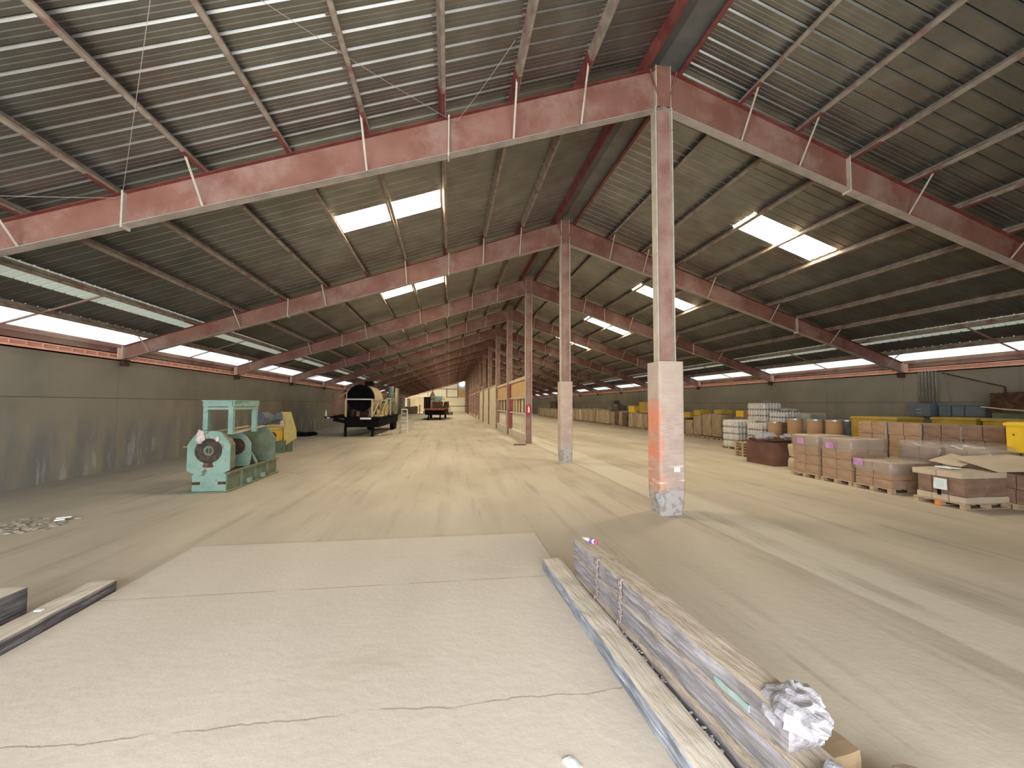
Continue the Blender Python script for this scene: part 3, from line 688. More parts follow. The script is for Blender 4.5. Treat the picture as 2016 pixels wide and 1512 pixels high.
# ------------------------------------------------------------------ right side : goods
RND = random.Random(7)
def pallet_mesh(lx, ly):
    mb = MB()
    for i in range(3):
        xx = -lx/2+(lx-.09)*i/2
        mb.box(xx, xx+.09, -ly/2, ly/2, .018, .10) if False else None
    for j in range(3):
        yy = -ly/2+(ly-.10)*j/2
        for i in range(3):
            xx = -lx/2+(lx-.14)*i/2; mb.box(xx, xx+.14, yy, yy+.10, .018, .098)
        mb.box(-lx/2, lx/2, yy, yy+.10, 0, .018)
    n = 7
    for i in range(n):
        xx = -lx/2+(lx-.10)*i/(n-1); mb.box(xx, xx+.10, -ly/2, ly/2, .098, .118)
    return mb
def add_pallet(x, y, lx, ly, label, group='pallets under the front cartons', z=0, rotz=0):
    o = pallet_mesh(lx, ly).build('pallet', M_wood); o.location = (x, y, z); o.rotation_euler = (0, 0, rotz)
    return tag(o, label, 'pallet', group)
def carton_mesh(sx, sy, sz, seed):
    return MB().rough(-sx/2, sx/2, -sy/2, sy/2, 0, sz, nx=3, ny=3, nz_=3, amp=.014, freq=4, seed=seed, r=.015)
def carton_stack(x, y, lx, ly, z0, h, rows, nx_, ny_, label, group, m=M_card, mats=None, outer=True):
    """cartons in courses; every carton is its own thing"""
    sx, sy, sz = lx/nx_, ly/ny_, h/rows; protos = []
    for p in range(3): protos.append(carton_mesh(sx-.012, sy-.012, sz-.004, p))
    meshes = []
    for r in range(rows):
        jx, jy = RND.uniform(-.02, .02), RND.uniform(-.02, .02)
        for i in range(nx_):
            for j in range(ny_):
                if outer and 0 < i < nx_-1 and 0 < j < ny_-1 and r < rows-1: continue
                if i == nx_-1 and nx_ > 1 and r < rows-1 and 0 < j: continue
                q = RND.randrange(3)
                mm = mats[r] if mats else m
                if len(meshes) <= q*10+(hash(mm.name) % 1): pass
                key = (q, mm.name)
                if key not in CART: 
                    pass
                o = protos[q].build('carton', mm) if (id(protos), q, mm.name) not in CACHE else CACHE[(id(protos), q, mm.name)].copy()
                if (id(protos), q, mm.name) in CACHE: COL.objects.link(o)
                else: CACHE[(id(protos), q, mm.name)] = o
                o.location = (x-lx/2+sx*(i+.5)+jx, y-ly/2+sy*(j+.5)+jy, z0+sz*r)
                cz = ['bottom', 'second', 'third', 'top'][r] if rows == 4 else ['bottom', 'middle', 'top'][r] if rows == 3 else ['bottom', 'top'][r] if rows == 2 else ''
                sd = '' if ny_ == 1 else (['right', 'left'][j] if ny_ == 2 else ['right', 'middle', 'left'][j])
                dp = '' if nx_ == 1 else ['front', 'rear'][i]
                tag(o, ' '.join(('%s %s carton%s, %s' % (dp, sd, (' of the %s course' % cz) if cz else '', label)).split()), 'carton', group)
    KEEP.append(protos)
CART = {}; CACHE = {}; KEEP = []
def film(x0, x1, y0, y1, z0, z1, label, seed=0, amp=.02, m=M_film, name='stretch_wrap', flare=0):
    mb = MB().rough(x0, x1, y0, y1, z0, z1, nx=5, ny=6, nz_=5, amp=amp, freq=4.5, seed=seed, r=.04, keep_bottom=False)
    o = mb.build(name, m, smooth=True); return tag(o, label, 'plastic wrap')

# front row, left to right
A0 = (6.98, 3.55); B0 = (7.02, 2.72); 
add_pallet(7.00, 3.52, 1.2, .98, 'wooden pallet under the left of the two tall wrapped carton stacks with a purple spot')
carton_stack(7.00, 3.52, 1.12, .94, .12, 1.15, 4, 2, 2, 'tall stack, left one with a purple spot', 'cartons of the left purple-spot stack')
film(6.41, 7.59, 3.02, 4.02, .93, 1.29, 'dusty clear wrap round the left tall carton stack with a purple spot', 1)
add_pallet(7.02, 2.47, 1.2, .98, 'wooden pallet under the right of the two tall wrapped carton stacks with a purple spot')
carton_stack(7.02, 2.47, 1.12, .94, .12, 1.13, 4, 2, 2, 'tall stack, right one with a purple spot', 'cartons of the right purple-spot stack')
film(6.42, 7.62, 1.97, 2.97, .88, 1.27, 'dusty clear wrap round the right tall carton stack with a purple spot', 2)
for (yy, zz, xx, lab, s_) in ((3.62, 1.09, 6.40, 'purple paper spot on the left tall wrapped carton stack', .13), (2.62, 1.05, 6.41, 'purple paper spot on the right tall wrapped carton stack', .13), (1.75, .70, 6.39, 'purple paper square on the low wrapped carton stack', .13)):
    o = MB().box(xx-.004, xx, yy-s_, yy+s_, zz-.09, zz+.09).build('purple_label', M_purple); tag(o, lab, 'label')
add_pallet(7.05, 1.42, 1.3, 1.0, 'wooden pallet under the low carton stack with a purple square')
carton_stack(7.05, 1.42, 1.2, .96, .12, .62, 3, 2, 2, 'low stack with a purple square', 'cartons of the low purple-square stack')
film(6.40, 7.70, .90, 1.95, .46, .79, 'loose clear plastic sheet pulled over the low carton stack with a purple square', 3, .05)
add_pallet(6.92, -.15, 1.2, 1.0, 'wooden pallet under the nearest carton stack, with an orange block at its front')
o = MB().box(6.27, 6.315, -.22, -.12, .005, .10).build('orange_block', M_orange); tag(o, 'small orange block at the front of the nearest pallet', 'block')
Dm = [M_card3, M_card, M_card, M_card]
carton_stack(6.92, -.15, 1.14, .96, .12, .14, 1, 1, 3, 'pale, lowest layer of the nearest stack', 'bottom course cartons of the nearest stack', M_card3)
carton_stack(6.92, -.15, 1.10, .92, .26, .38, 1, 2, 3, 'brown, middle layer of the nearest stack', 'middle course cartons of the nearest stack', M_card2)
carton_stack(6.90, -.15, 1.20, .98, .64, .13, 1, 1, 2, 'flat pale, topmost layer of the nearest stack', 'top course cartons of the nearest stack', M_card3)
o = MB().rough(-.13, .13, -.16, .16, 0, .03, nx=4, ny=4, nz_=1, amp=.02, freq=6).build('crumpled_paper', M_paper, loc=(6.75, -.05, .785)); tag(o, 'pale folded paper lying on top of the nearest carton stack', 'paper')
t = thing('delivery_note', 'white delivery note pouch taped on the front of the nearest carton stack', 'paper', (6.33, -.20, .47))
MB().rough(-.006, 0, -.13, .13, -.12, .12, nx=1, ny=4, nz_=4, amp=.012, freq=6, keep_bottom=False).build('sheet', M_paper, t)
mb = MB()
for i in range(4): mb.box(-.022, -.019, -.08+.0*i, .06, .06-.04*i, .068-.04*i)
mb.build('printed_line', mat('green_grey_print', (.45, .62, .48), scale=5), t)
MB().box(-.03, -.01, -.02, .04, -.24, -.12).build('strap', M_black, t)
# next pallet at the right edge
add_pallet(8.05, -.75, 1.2, 1.0, 'wooden pallet at the right edge of the view, behind the nearest stack')
carton_stack(8.05, -.75, 1.12, .98, .12, .62, 2, 2, 2, 'under the big cardboard sheet', 'cartons under the big cardboard sheet', M_card2)
def sheet(name, pts, m, label, th=.02, sub=6, amp=.03):
    mb = MB(); a, b, c, d = [Vector(p) for p in pts]; vs = []; fs = []
    for k in (0, 1):
        for i in range(sub+1):
            for j in range(sub+1):
                u, v = i/sub, j/sub; p = a*(1-u)*(1-v)+b*u*(1-v)+c*u*v+d*(1-u)*v
                n = noise.noise(p*1.7)*amp; vs.append(p+Vector((0, 0, n-(th if k else 0))))
    N_ = (sub+1)**2
    for i in range(sub):
        for j in range(sub):
            q = i*(sub+1)+j; fs.append((q, q+sub+1, q+sub+2, q+1)); fs.append((N_+q+1, N_+q+sub+2, N_+q+sub+1, N_+q))
    rim = [i*(sub+1) for i in range(sub+1)]+[sub*(sub+1)+j for j in range(1, sub+1)]+[i*(sub+1)+sub for i in range(sub-1, -1, -1)]+[j for j in range(sub-1, 0, -1)]
    for p, q in zip(rim, rim[1:]+rim[:1]): fs.append((p, N_+p, N_+q, q))
    mb.add(vs, fs); return tag(mb.build(name, m), label, 'cardboard sheet')
sheet('cardboard_sheet', [(7.35, .28, .99), (7.05, -.75, .80), (8.6, -1.5, .95), (8.25, -.12, 1.08)], M_card3, 'big pale cardboard sheet lying across the stacks at the right edge')
sheet('cardboard_flap', [(7.25, .70, .84), (7.15, -.02, .82), (7.75, .0, .95), (7.9, .7, 1.0)], M_card3, 'smaller bent cardboard flap left of the big cardboard sheet', sub=4)
# second row: shrink wrapped low stack
add_pallet(8.55, 1.5, 1.2, .98, 'pallet behind the low carton stack, left one under the glossy film', 'hidden second row pallets')
add_pallet(8.55, .45, 1.2, .98, 'pallet behind the nearest carton stack, right one under the glossy film', 'hidden second row pallets')
carton_stack(8.55, 1.5, 1.1, .94, .12, 1.0, 3, 2, 2, 'left glossy film-covered stack', 'cartons of the left film-covered stack', M_card2)
carton_stack(8.55, .45, 1.1, .94, .12, 1.0, 3, 2, 2, 'right glossy film-covered stack', 'cartons of the right film-covered stack', M_card2)
film(7.95, 9.15, .98, 2.02, .15, 1.24, 'glossy clear film over the left stack of the second row', 5, .04)
film(7.95, 9.15, -.06, .95, .15, 1.24, 'glossy clear film over the right stack of the second row', 6, .04)
for yy, lab in ((1.55, 'left'), (.62, 'right')):
    o = MB().bar((7.945, yy+.1, 1.2), (7.94, yy-.14, 1.13), .012, .03).build('film_fold', M_foil); tag(o, 'film fold with its glint painted silver on the %s film-covered stack' % lab, 'plastic fold')  # silver colour puts the glint into the fold
# third row: long wall of darker cartons
for i, (ya, yb) in enumerate(((3.75, 4.75), (2.72, 3.72), (1.70, 2.69), (.72, 1.67))):
    yc = (ya+yb)/2; nm = ['leftmost', 'second', 'third', 'rightmost'][i]
    add_pallet(10.2, yc, 1.2, .96, 'pallet under the %s stack of the long brown carton row' % nm, 'third row pallets')
    carton_stack(10.2, yc, 1.12, .95, .12, 1.52, 4, 2, 2, '%s stack of the long row' % nm, 'cartons of the %s long-row stack' % nm, M_card if i < 2 else M_card2)
    if i:
        o = MB().rough(9.6, 9.625, yb-.02, yb+.03, 0, 1.62, nx=1, ny=1, nz_=8, amp=.02, freq=5).build('film_strip', M_film); tag(o, 'pale seam of stretch film left of the %s stack in the long brown row' % nm, 'plastic wrap')
# yellow bins
def bin_thing(x, y, z, lx, ly, h, m, label, seed=0, group=None):
    t = thing('bulk_bin', label, 'bin', (x, y, z), 0, group)
    MB().rough(-lx/2, lx/2, -ly/2, ly/2, .0, h, nx=2, ny=2, nz_=2, amp=.01, seed=seed, r=.03).build('body', m, t, bevel=.01)
    MB().box(-lx/2-.02, lx/2+.02, -ly/2-.02, ly/2+.02, h-.10, h-.03).build('rim', m, t, bevel=.008)
    return t
t = bin_thing(9.15, -.55, 1.10, 1.0, 1.35, .72, M_ybin, 'bright yellow bin with black stencil marks at the right edge')
mb = MB(); X0 = -.508
def tri(y, z, s_): mb.add([(X0, y-s_, z-s_), (X0, y+s_, z-s_), (X0, y, z+s_), (X0-.004, y-s_, z-s_), (X0-.004, y+s_, z-s_), (X0-.004, y, z+s_)], [(0, 1, 2), (5, 4, 3), (0, 3, 4, 1), (1, 4, 5, 2), (2, 5, 3, 0)])
tri(.28, .42, .05); mb.box(X0-.004, X0, .12, .20, .28, .34); mb.box(X0-.004, X0, .17, .19, .34, .40); mb.box(X0-.004, X0, .50, .53, .40, .43); mb.box(X0-.004, X0, .20, .24, .16, .19)
mb.build('stencil_mark', M_black, t)
add_pallet(9.3, -1.25+.7, 1.2, 1.3, 'pallet under the stack that carries the bright yellow bin', 'third row pallets')
o = MB().rough(8.72, 9.85, -1.15, -.09, .12, 1.10, nx=4, ny=4, nz_=4, amp=.02, r=.03).build('wrapped_load', M_card2); tag(o, 'dull brown load carrying the bright yellow bin', 'load')
bin_thing(10.3, .25, 0, 1.0, .75, 1.70, M_ybin2, 'tall dull yellow bin between the long carton row and the bright yellow bin')  # uses the duller of the two bin yellows
bin_thing(11.75, 5.55, 0, 1.1, 1.75, 1.78, M_ybin2, 'long dull yellow bin behind the left end of the long carton row')
bin_thing(12.9, 3.9, 0, .9, 1.3, 1.80, M_ybin2, 'low yellow topped bin below the grey blue boxes, left one', 1)
bin_thing(12.9, 2.45, 0, .9, 1.3, 1.80, M_ybin2, 'low yellow topped bin below the grey blue boxes, right one', 2)
# rusty tank, pale board at the right edge against the wall
t = thing('rusty_tank', 'dark rusty box tank standing high at the right edge by the wall', 'tank', (14.2, 2.9, 0))
MB().rough(-.55, .55, -.75, .8, 1.95, 2.65, nx=3, ny=4, nz_=3, amp=.03, r=.05, keep_bottom=False).build('body', M_rust, t)
MB().box(-.5, .5, -.7, .75, 0, 1.95).build('stand', M_green2, t)
sheet('pale_board', [(12.2, 2.95, 2.17), (12.1, 1.2, 2.0), (12.9, .9, 1.94), (12.9, 2.3, 2.0)], M_conc, 'pale board propped in front of the dark rusty tank', .03)['category'] = 'board'
# electrical gear on the right wall
t = thing('electrical_box', 'large grey blue electrical box on the right wall under a bundle of conduits', 'electrical box', (14.95, 6.62, 0))
MB().box(-.35, .18, -.42, .42, 1.75, 2.28).build('cabinet', M_blue, t, bevel=.02)
MB().box(-.37, -.35, -.12, .08, 2.02, 2.05).build('latch', M_lid, t); MB().box(-.37, -.35, -.12, .08, 1.88, 1.91).build('latch', M_lid, t)
for i, (ya, yb) in enumerate(((5.62, 6.02), (5.20, 5.58), (4.55, 5.16))):
    o = MB().box(14.78, 15.12, ya, yb, 1.78, 2.16).build('electrical_box', M_blue, bevel=.015); tag(o, '%s of the three smaller grey blue boxes right of the large one' % ['left', 'middle', 'right'][i], 'electrical box')
o = MB().box(14.86, 15.12, 4.45, 6.1, 2.18, 2.28).build('cable_trough', M_blue); tag(o, 'grey blue cable trough above the three smaller electrical boxes', 'trough')
for i, yy in enumerate((6.90, 6.78, 6.64, 6.52, 6.40, 6.27)):
    o = MB().cyl((15.05, yy, 2.285), (15.05, yy, 3.58), .03, n=10).build('conduit', M_pipe, smooth=True); tag(o, 'grey vertical conduit above the large electrical box, %s in the bundle' % ['leftmost', 'second', 'third', 'fourth', 'fifth', 'rightmost'][i], 'conduit', 'conduit bundle')
o = MB().cyl((15.08, 5.95, 3.54), (15.08, 5.80, 2.30), .016, n=8).build('conduit', M_pipe); tag(o, 'single thin conduit slanting down right of the conduit bundle', 'conduit')
o = MB().tube([(15.125, 6.1, 3.50), (15.125, 4.17, 2.86), (15.125, 4.17, 1.2)], .024).build('pipe', M_rust); tag(o, 'thin rusty pipe sloping down the right wall then dropping', 'pipe')
# brown box with tray and rags, cardboard roll, small pallet stack
t = thing('brown_bin', 'reddish brown board bin with a round tray on top', 'bin', (7.55, 6.2, 0))
MB().rough(-.5, .5, -.68, .72, .0, .86, nx=3, ny=4, nz_=3, amp=.02, seed=4, r=.02).build('body', mat('red_brown_board', (.13, .065, .048), (.18, .09, .065), scale=2), t)
mb = MB(); mb.cyl((.05, .0, .88), (.05, .0, .93), .78, .82, n=28); mb.build('round_tray', M_rust, t)
for i in range(9):
    a = RND.uniform(0, 6.28); r = RND.uniform(.1, .6)
    o = MB().blob((0, 0, .03), .2, .18, .12, .5, 2.5, i).build('white_rag', M_cloth, loc=(7.6+r*math.cos(a), 6.2+r*math.sin(a), .98)); tag(o, 'crumpled white rag heaped on the round tray', 'rag', 'rags on the round tray')
o = MB().rough(6.97, 7.55, 4.28, 4.86, 0, .46, nx=3, ny=3, nz_=3, amp=.02, r=.12).build('cardboard_sack', M_card3); tag(o, 'lower pale sack between the brown bin and the tall carton stacks', 'sack')
o = MB().rough(6.98, 7.54, 4.30, 4.84, .46, .90, nx=3, ny=3, nz_=3, amp=.03, r=.10, seed=3).build('cardboard_sack', M_card3); tag(o, 'upper pale sack between the brown bin and the tall carton stacks', 'sack')
for i in range(5):
    add_pallet(8.5, 8.35, 1.1, 1.0, 'empty wooden pallet in the small pile left of the brown bin, %s from the floor' % ['first', 'second', 'third', 'fourth', 'fifth'][i], 'pile of empty pallets', z=i*.12)
# fibre drums
def drum(x, y, z, m, label, rad=.29, h=.80):
    t = thing('fibre_drum', label, 'drum', (x, y, z), 0, 'drums behind the tall carton stacks')
    mb = MB(); mb.cyl((0, 0, 0), (0, 0, h-.05), rad, n=28); mb.build('barrel', m, t, smooth=False)
    MB().ring((0, 0, .04), (0, 0, 1), rad, rad+.012, .06).build('bottom_hoop', M_lid, t)
    mb = MB(); mb.cyl((0, 0, h-.06), (0, 0, h), rad+.014, n=28); mb.build('lid', M_lid, t)
    return t
D = [(10.55, 9.60, .63, 'leftmost brown fibre drum of the row behind the tall cartons'), (10.8, 8.70, .80, 'second brown fibre drum of the row behind the tall cartons'), (10.9, 7.75, .85, 'third brown fibre drum, shiny on its lid'), (11.0, 6.95, .86, 'fourth brown fibre drum, left of the dark drum'), ]
for i, (x, y, z, lb) in enumerate(D):
    drum(x, y, z, M_drum, lb)
drum(11.55, 7.05-.12, .86, M_motor, 'dark grey drum between the brown drums and the long yellow bin')
o = MB().box(10.1, 11.2, 6.5, 9.82, 0, .60).build('low_crate', M_card2); tag(o, 'low dark crate under the fibre drums', 'crate')
o = MB().box(10.55, 11.9, 6.55, 9.15, .605, .795).build('pallet_board', M_wood); tag(o, 'wooden board under the right hand fibre drums', 'board')
for q in bpy.data.objects:
    if q.name.startswith('fibre_drum'): q.location.z = .62 if q.location.y > 9.3 else .80
# jug bundles
def jug_bundle(x, y, z, lx, ly, h, label, seed=0, m=M_jug):
    t = thing('jug_bundle', label, 'jug bundle', (x, y, z), 0, 'shrink-wrapped bundles of white jugs')
    nx_, ny_ = max(2, round(lx/.17)), max(3, round(ly/.17)); rx, ry = lx/nx_/2, ly/ny_/2; mb = MB()
    for i in range(nx_):
        for j in range(ny_):
            if 0 < i < nx_-1 and 0 < j < ny_-1: 
                pass
            cx, cy = -lx/2+rx*(2*i+1), -ly/2+ry*(2*j+1); r = min(rx, ry)*.98
            mb.cyl((cx, cy, 0), (cx, cy, h*.68), r, n=10, cap=False); mb.cyl((cx, cy, h*.68), (cx, cy, h*.88), r, r*.4, n=10, cap=False); mb.cyl((cx, cy, h*.88), (cx, cy, h*.97), r*.42, n=8)
    o = mb.build('jug_block', m, t, smooth=True); o['kind'] = 'stuff'
    MB().rough(-lx/2-.01, lx/2+.01, -ly/2-.01, ly/2+.01, .0, h*.8, nx=3, ny=6, nz_=3, amp=.02, freq=5, seed=seed, r=.03).build('film', M_film, t, smooth=True)
    return t
add_pallet(10.15, 11.5, 1.2, 1.2, 'wooden pallet under the tall stack of white jug bundles', 'jug pallets')
for i in range(4): jug_bundle(10.15, 11.5, .12+i*.335, 1.1, 1.12, .33, 'bundle of white jugs in the left column, %s from the floor' % ['first', 'second', 'third', 'top'][i], i)
add_pallet(10.6, 10.3, 1.2, 1.05, 'wooden pallet under the wide white jug bundles', 'jug pallets')
for i in range(4): jug_bundle(10.6, 10.35, .12+i*.31, 1.1, 1.0, .30, 'bundle of white jugs in the middle column, %s from the floor' % ['first', 'second', 'third', 'top'][i], i+4)
o = MB().box(11.2, 12.3, 9.9, 12.3, 0, 1.36).build('dark_crate', M_card2); tag(o, 'dull crate hidden behind the white jug bundles', 'crate')
for i in range(3): jug_bundle(11.7, 11.65, 1.365+i*.315, 1.0, 1.25, .31, 'bundle of white jugs on the tallest rear column, %s layer' % ['lowest', 'middle', 'top'][i], i+8)
for i in range(2): jug_bundle(11.8, 10.42, 1.365+i*.26, .95, 1.0, .25, 'bundle of small white jugs right of the tallest column, %s layer' % ['lower', 'upper'][i], i+11)
o = MB().rough(11.85, 12.7, 9.0, 9.85, 0, 1.85, nx=3, ny=3, nz_=5, amp=.03, r=.05, seed=2).build('wrapped_load', M_film); tag(o, 'grey film-wrapped load behind the first fibre drums', 'load')
o = MB().rough(11.9, 12.65, 9.05, 9.8, .05, 1.80, nx=2, ny=2, nz_=2, amp=.02, r=.05, seed=2).build('grey_carton', M_lid); tag(o, 'pale grey carton inside the film-wrapped load behind the first drums', 'carton')
o = MB().blob((11.9, 10.4, 1.95), .36, .42, .09, .5, 3, 5).build('white_bag', M_cloth); tag(o, 'crumpled white bag on top of the small jug bundles', 'bag')
o = MB().blob((11.75, 11.2+.3, 2.37), .2, .2, .04, .5, 3, 6).build('white_bag', M_cloth); tag(o, 'flat white bag on top of the tallest jug column', 'bag')
# long row of wrapped loads down the right wall
protos = {}
def load_mesh(kind, seed):
    if kind == 'sack':
        mb = MB()
        for k in range(3): mb.rough(-.55, .55, -.47+.31*k, -.47+.31*k+.32, .12, 1, nx=3, ny=2, nz_=5, amp=.05, freq=3, seed=seed+k, r=.09)
    else:
        mb = MB().rough(-.56, .56, -.47, .47, .12, 1, nx=4, ny=4, nz_=5, amp=.035, freq=3.2, seed=seed, r=.06)
    return mb
M_sack = mat('tan_bulk_sack', (.40, .31, .20), (.52, .42, .28), rough=.85, scale=2, stretch=(1, 1, .6), c3=(.30, .22, .14), s3=2.4, t3=(.58, .7), dust=(.55, .47, .34), bump=.4, bscale=9)
M_sack2 = mat('brown_wrapped_load', (.28, .20, .13), (.38, .29, .19), rough=.5, scale=2, c3=(.46, .38, .28), s3=3, t3=(.55, .7), dust=(.50, .42, .31), bump=.4, bscale=8)
M_dkload = mat('dark_board_load', (.10, .07, .055), (.15, .11, .085), scale=2, dust=(.36, .30, .24))
M_wsack = mat('off_white_sack', (.55, .49, .39), (.66, .60, .50), scale=3, bump=.4)
for kind, m in (('sack', M_sack), ('box', M_sack2), ('dark', M_dkload), ('white', M_wsack), ('card', M_card)):
    for sd in range(3): protos[(kind, sd)] = [load_mesh('sack' if kind in ('sack', 'white') else 'box', sd*9+len(kind)), m, None]
def place_load(x, y, h, kind, sd, label, group, pal=True, ws=1., z=0):
    p = protos[(kind, sd)]
    t = bpy.data.objects.new('wrapped_load', None); 
    if p[2] is None:
        p[2] = p[0].build('wrapped_load', p[1]); o = p[2]
        if True:
            q = pallet_mesh(1.12, .94).build('pallet_base', M_wood, o)
    else: o = dup(p[2])
    bpy.data.objects.remove(t)
    o.location = (x, y, z); o.scale = (1, ws, h)
    for c in o.children: c.scale = (1, 1, 1/h)
    return tag(o, label, 'load', group)
rows = []   # (y start, n, pitch, x front, height, kind, group, label)
def row(y, n, pitch, xf, h, kinds, label, group, jit=.06):
    for i in range(n):
        hh = h+RND.uniform(-jit, jit)
        place_load(xf+.58+RND.uniform(-.05, .05), y+pitch*(i+.5), hh, kinds[i % len(kinds)], RND.randrange(3), label+', %s from right' % ['first','second','third','fourth','fifth','sixth','seventh','eighth','ninth','tenth','eleventh','twelfth'][i], group)
row(16.05, 2, .99, 12.25, 1.60, ['box'], 'tall brown load left of the white jugs', 'tall brown loads left of the jugs', .02)
place_load(12.85, 18.65, 1.45, 'box', 1, 'brown wrapped load with a dull yellow bin beside its top, right of the nearest post', None)
place_load(12.85, 19.70, 1.15, 'box', 2, 'grey film-wrapped load with a white edge, right of the nearest post', None)
place_load(12.85, 20.72, 1.25, 'dark', 0, 'dark brown board box just right of the nearest post', None)
row(21.6, 3, 1.02, 12.3, 1.45, ['sack'], 'tan sack beside the nearest post', 'sacks next to the nearest post')
row(24.9, 5, 1.02, 12.3, 1.45, ['sack', 'box'], 'tan sack under the yellow bins left of the nearest post', 'sacks under the yellow bins')
row(30.35, 4, 1.02, 12.3, 1.50, ['dark', 'box'], 'dark load under the heap of dark machinery', 'loads under the dark machinery')
row(34.8, 4, 1.02, 12.3, 1.6, ['sack'], 'tan sack just beyond the heap of dark machinery', 'sacks beyond the dark machinery')
row(39.1, 5, 1.04, 12.3, 1.68, ['box', 'sack'], 'tan load by the right wall midway between the first two posts', 'loads midway down the right row')
place_load(12.88, 44.9, 1.6, 'white', 1, 'off-white sack standing in the right wall row near the second post', None)
row(45.5, 5, 1.06, 12.3, 1.6, ['sack', 'box'], 'tan sack by the right wall just right of the second post', 'sacks just right of the second post')
row(51.2, 5, 1.1, 12.3, 1.55, ['sack'], 'tan sack by the right wall behind the second post', 'sacks behind the second post')
row(57.0, 12, 1.15, 12.3, 1.5, ['sack', 'box'], 'distant tan sack by the right wall left of the second post', 'distant sacks')
# things on top of the row
bin_thing(12.9, 29.4, 1.46, 1.0, 1.3, .62, M_ybin, 'bright yellow bin on the sacks, leftmost one left of the nearest post')
bin_thing(13.1, 27.5, 1.46, 1.0, 1.4, .98, M_ybin2, 'large dull yellow bin on the sacks left of the nearest post')
o = MB().rough(12.4, 13.4, 25.2, 26.7, 1.47, 2.42, nx=2, ny=3, nz_=2, amp=.03, r=.04).build('carton', M_card); tag(o, 'brown carton on the sacks, right next to the large dull yellow bin', 'carton')
o = MB().blob((12.55, 28.45, 1.66), .16, .2, .12, .3, 3, 2).build('white_bag', M_cloth); tag(o, 'white bag in front of the yellow bins on the sacks', 'bag')
t = thing('dark_machinery', 'heap of dark machinery on the loads near the right wall', 'machinery', (12.9, 34.3, 1.62))
MB().rough(-.5, .5, -1.6, .2, .0, .55, nx=4, ny=6, nz_=3, amp=.22, freq=2.2, seed=3, r=.1).build('casing', M_dkload, t)
MB().rough(-.45, .35, .2, 1.3, .0, .42, nx=3, ny=4, nz_=3, amp=.18, freq=2.5, seed=6, r=.1).build('frame', M_motor, t); MB().box(-.3, .3, -.3, .4, .55, 1.0).build('hopper', M_dkload, t)
for i, (y0, y1, z1) in enumerate(((57.3, 61.6, 2.95), (62.2, 66.8, 2.75))):
    o = MB().box(13.65, 14.7, y0, y1, 0, z1).build('tall_crate', M_dkload); tag(o, '%s of the two tall dark crates at the far right wall' % ['right', 'left'][i], 'crate')
bin_thing(12.9, 20.6-.35, 1.27, .9, .9, .40, M_ybin2, 'dull yellow bin on the dark brown board box right of the nearest post', 3)
bin_thing(12.9, 18.9, 1.47, .9, .75, .38, M_ybin2, 'small yellow bin on the brown wrapped load right of the nearest post', 4)
bin_thing(12.75, 16.5, 1.63, .8, .7, .26, M_ybin2, 'small flat yellow bin on the tall brown loads', 5)
o = thing('yellow_box', 'yellow and brown box left behind the jug bundles', 'box', (13.1, 14.3, 0)); MB().box(-.5, .5, -.9, .9, 0, 1.5).build('body', M_card2, o); MB().box(-.45, .45, .2, .85, 1.5, 1.85).build('yellow_tray', M_ybin, o); MB().box(-.45, .45, -.75, .1, 1.5, 1.82).build('brown_tray', M_brownpiece, o)

# ------------------------------------------------------------------ foreground timbers
def timber(x0, y0, x1, y1, w_, z0, h, m, label, seed, name='timber', amp=.016, r=.03, ny=40):
    L_ = math.hypot(x1-x0, y1-y0); a = math.atan2(x1-x0, y1-y0)
    mb = MB().rough(-w_/2, w_/2, 0, L_, 0, h, nx=6, ny=ny, nz_=5, amp=amp, freq=4.0, seed=seed, r=r, axis_lock=(1, .6, 1), keep_bottom=True)
    o = mb.build(name, m, loc=(x0, y0, z0)); o.rotation_euler = (0, 0, -a)
    return tag(o, label, 'timber')
timber(-8.33, -6.2, -8.31, -2.50, .27, .0, .14, M_tim2, 'low worn dusty kerb timber along the left edge of the slab', 2, 'kerb_timber', .012, .03)
timber(-8.74, -5.4, -8.72, -3.15, .36, .0, .34, M_tim2, 'tall dark squared timber behind the left kerb timber, cut off by the frame', 3, 'squared_timber', .006, .01)
timber(-2.86, -6.6, -3.03, -2.55, .24, .0, .155, M_curb, 'long blue grey worn kerb timber beside the slab on the right', 4, 'kerb_timber', .010, .025, 60)
timber(-2.50, -6.62, -2.735, -3.08, .30, .0, .14, M_tim, 'bottom timber of the wired stack on the right', 5, 'timber', .018, .03, 60)
timber(-2.45, -6.45, -2.735, -3.03, .26, .14, .125, M_tim, 'second timber up of the wired stack on the right', 6, 'timber', .014, .02, 60)
timber(-2.50, -6.30, -2.74, -3.05, .265, .268, .085, M_tim, 'thin third timber up of the wired stack on the right', 8, 'timber', .012, .015, 60)
timber(-2.485, -6.08, -2.735, -3.00, .25, .355, .165, M_tim, 'top timber of the wired stack on the right', 7, 'timber', .012, .02, 60)
tt = [o for o in bpy.data.objects if o.get('label', '').startswith('top timber of')][0]
mb = MB().rough(-.134, -.127, .26, .55, .035, .075, nx=1, ny=12, nz_=3, amp=.008, freq=9, keep_bottom=False); mb.build('green_paint_smear', mat('faded_green_spray', (.20, .38, .31), (.34, .38, .36), scale=14), tt)['label'] = 'pale green sprayed smear'
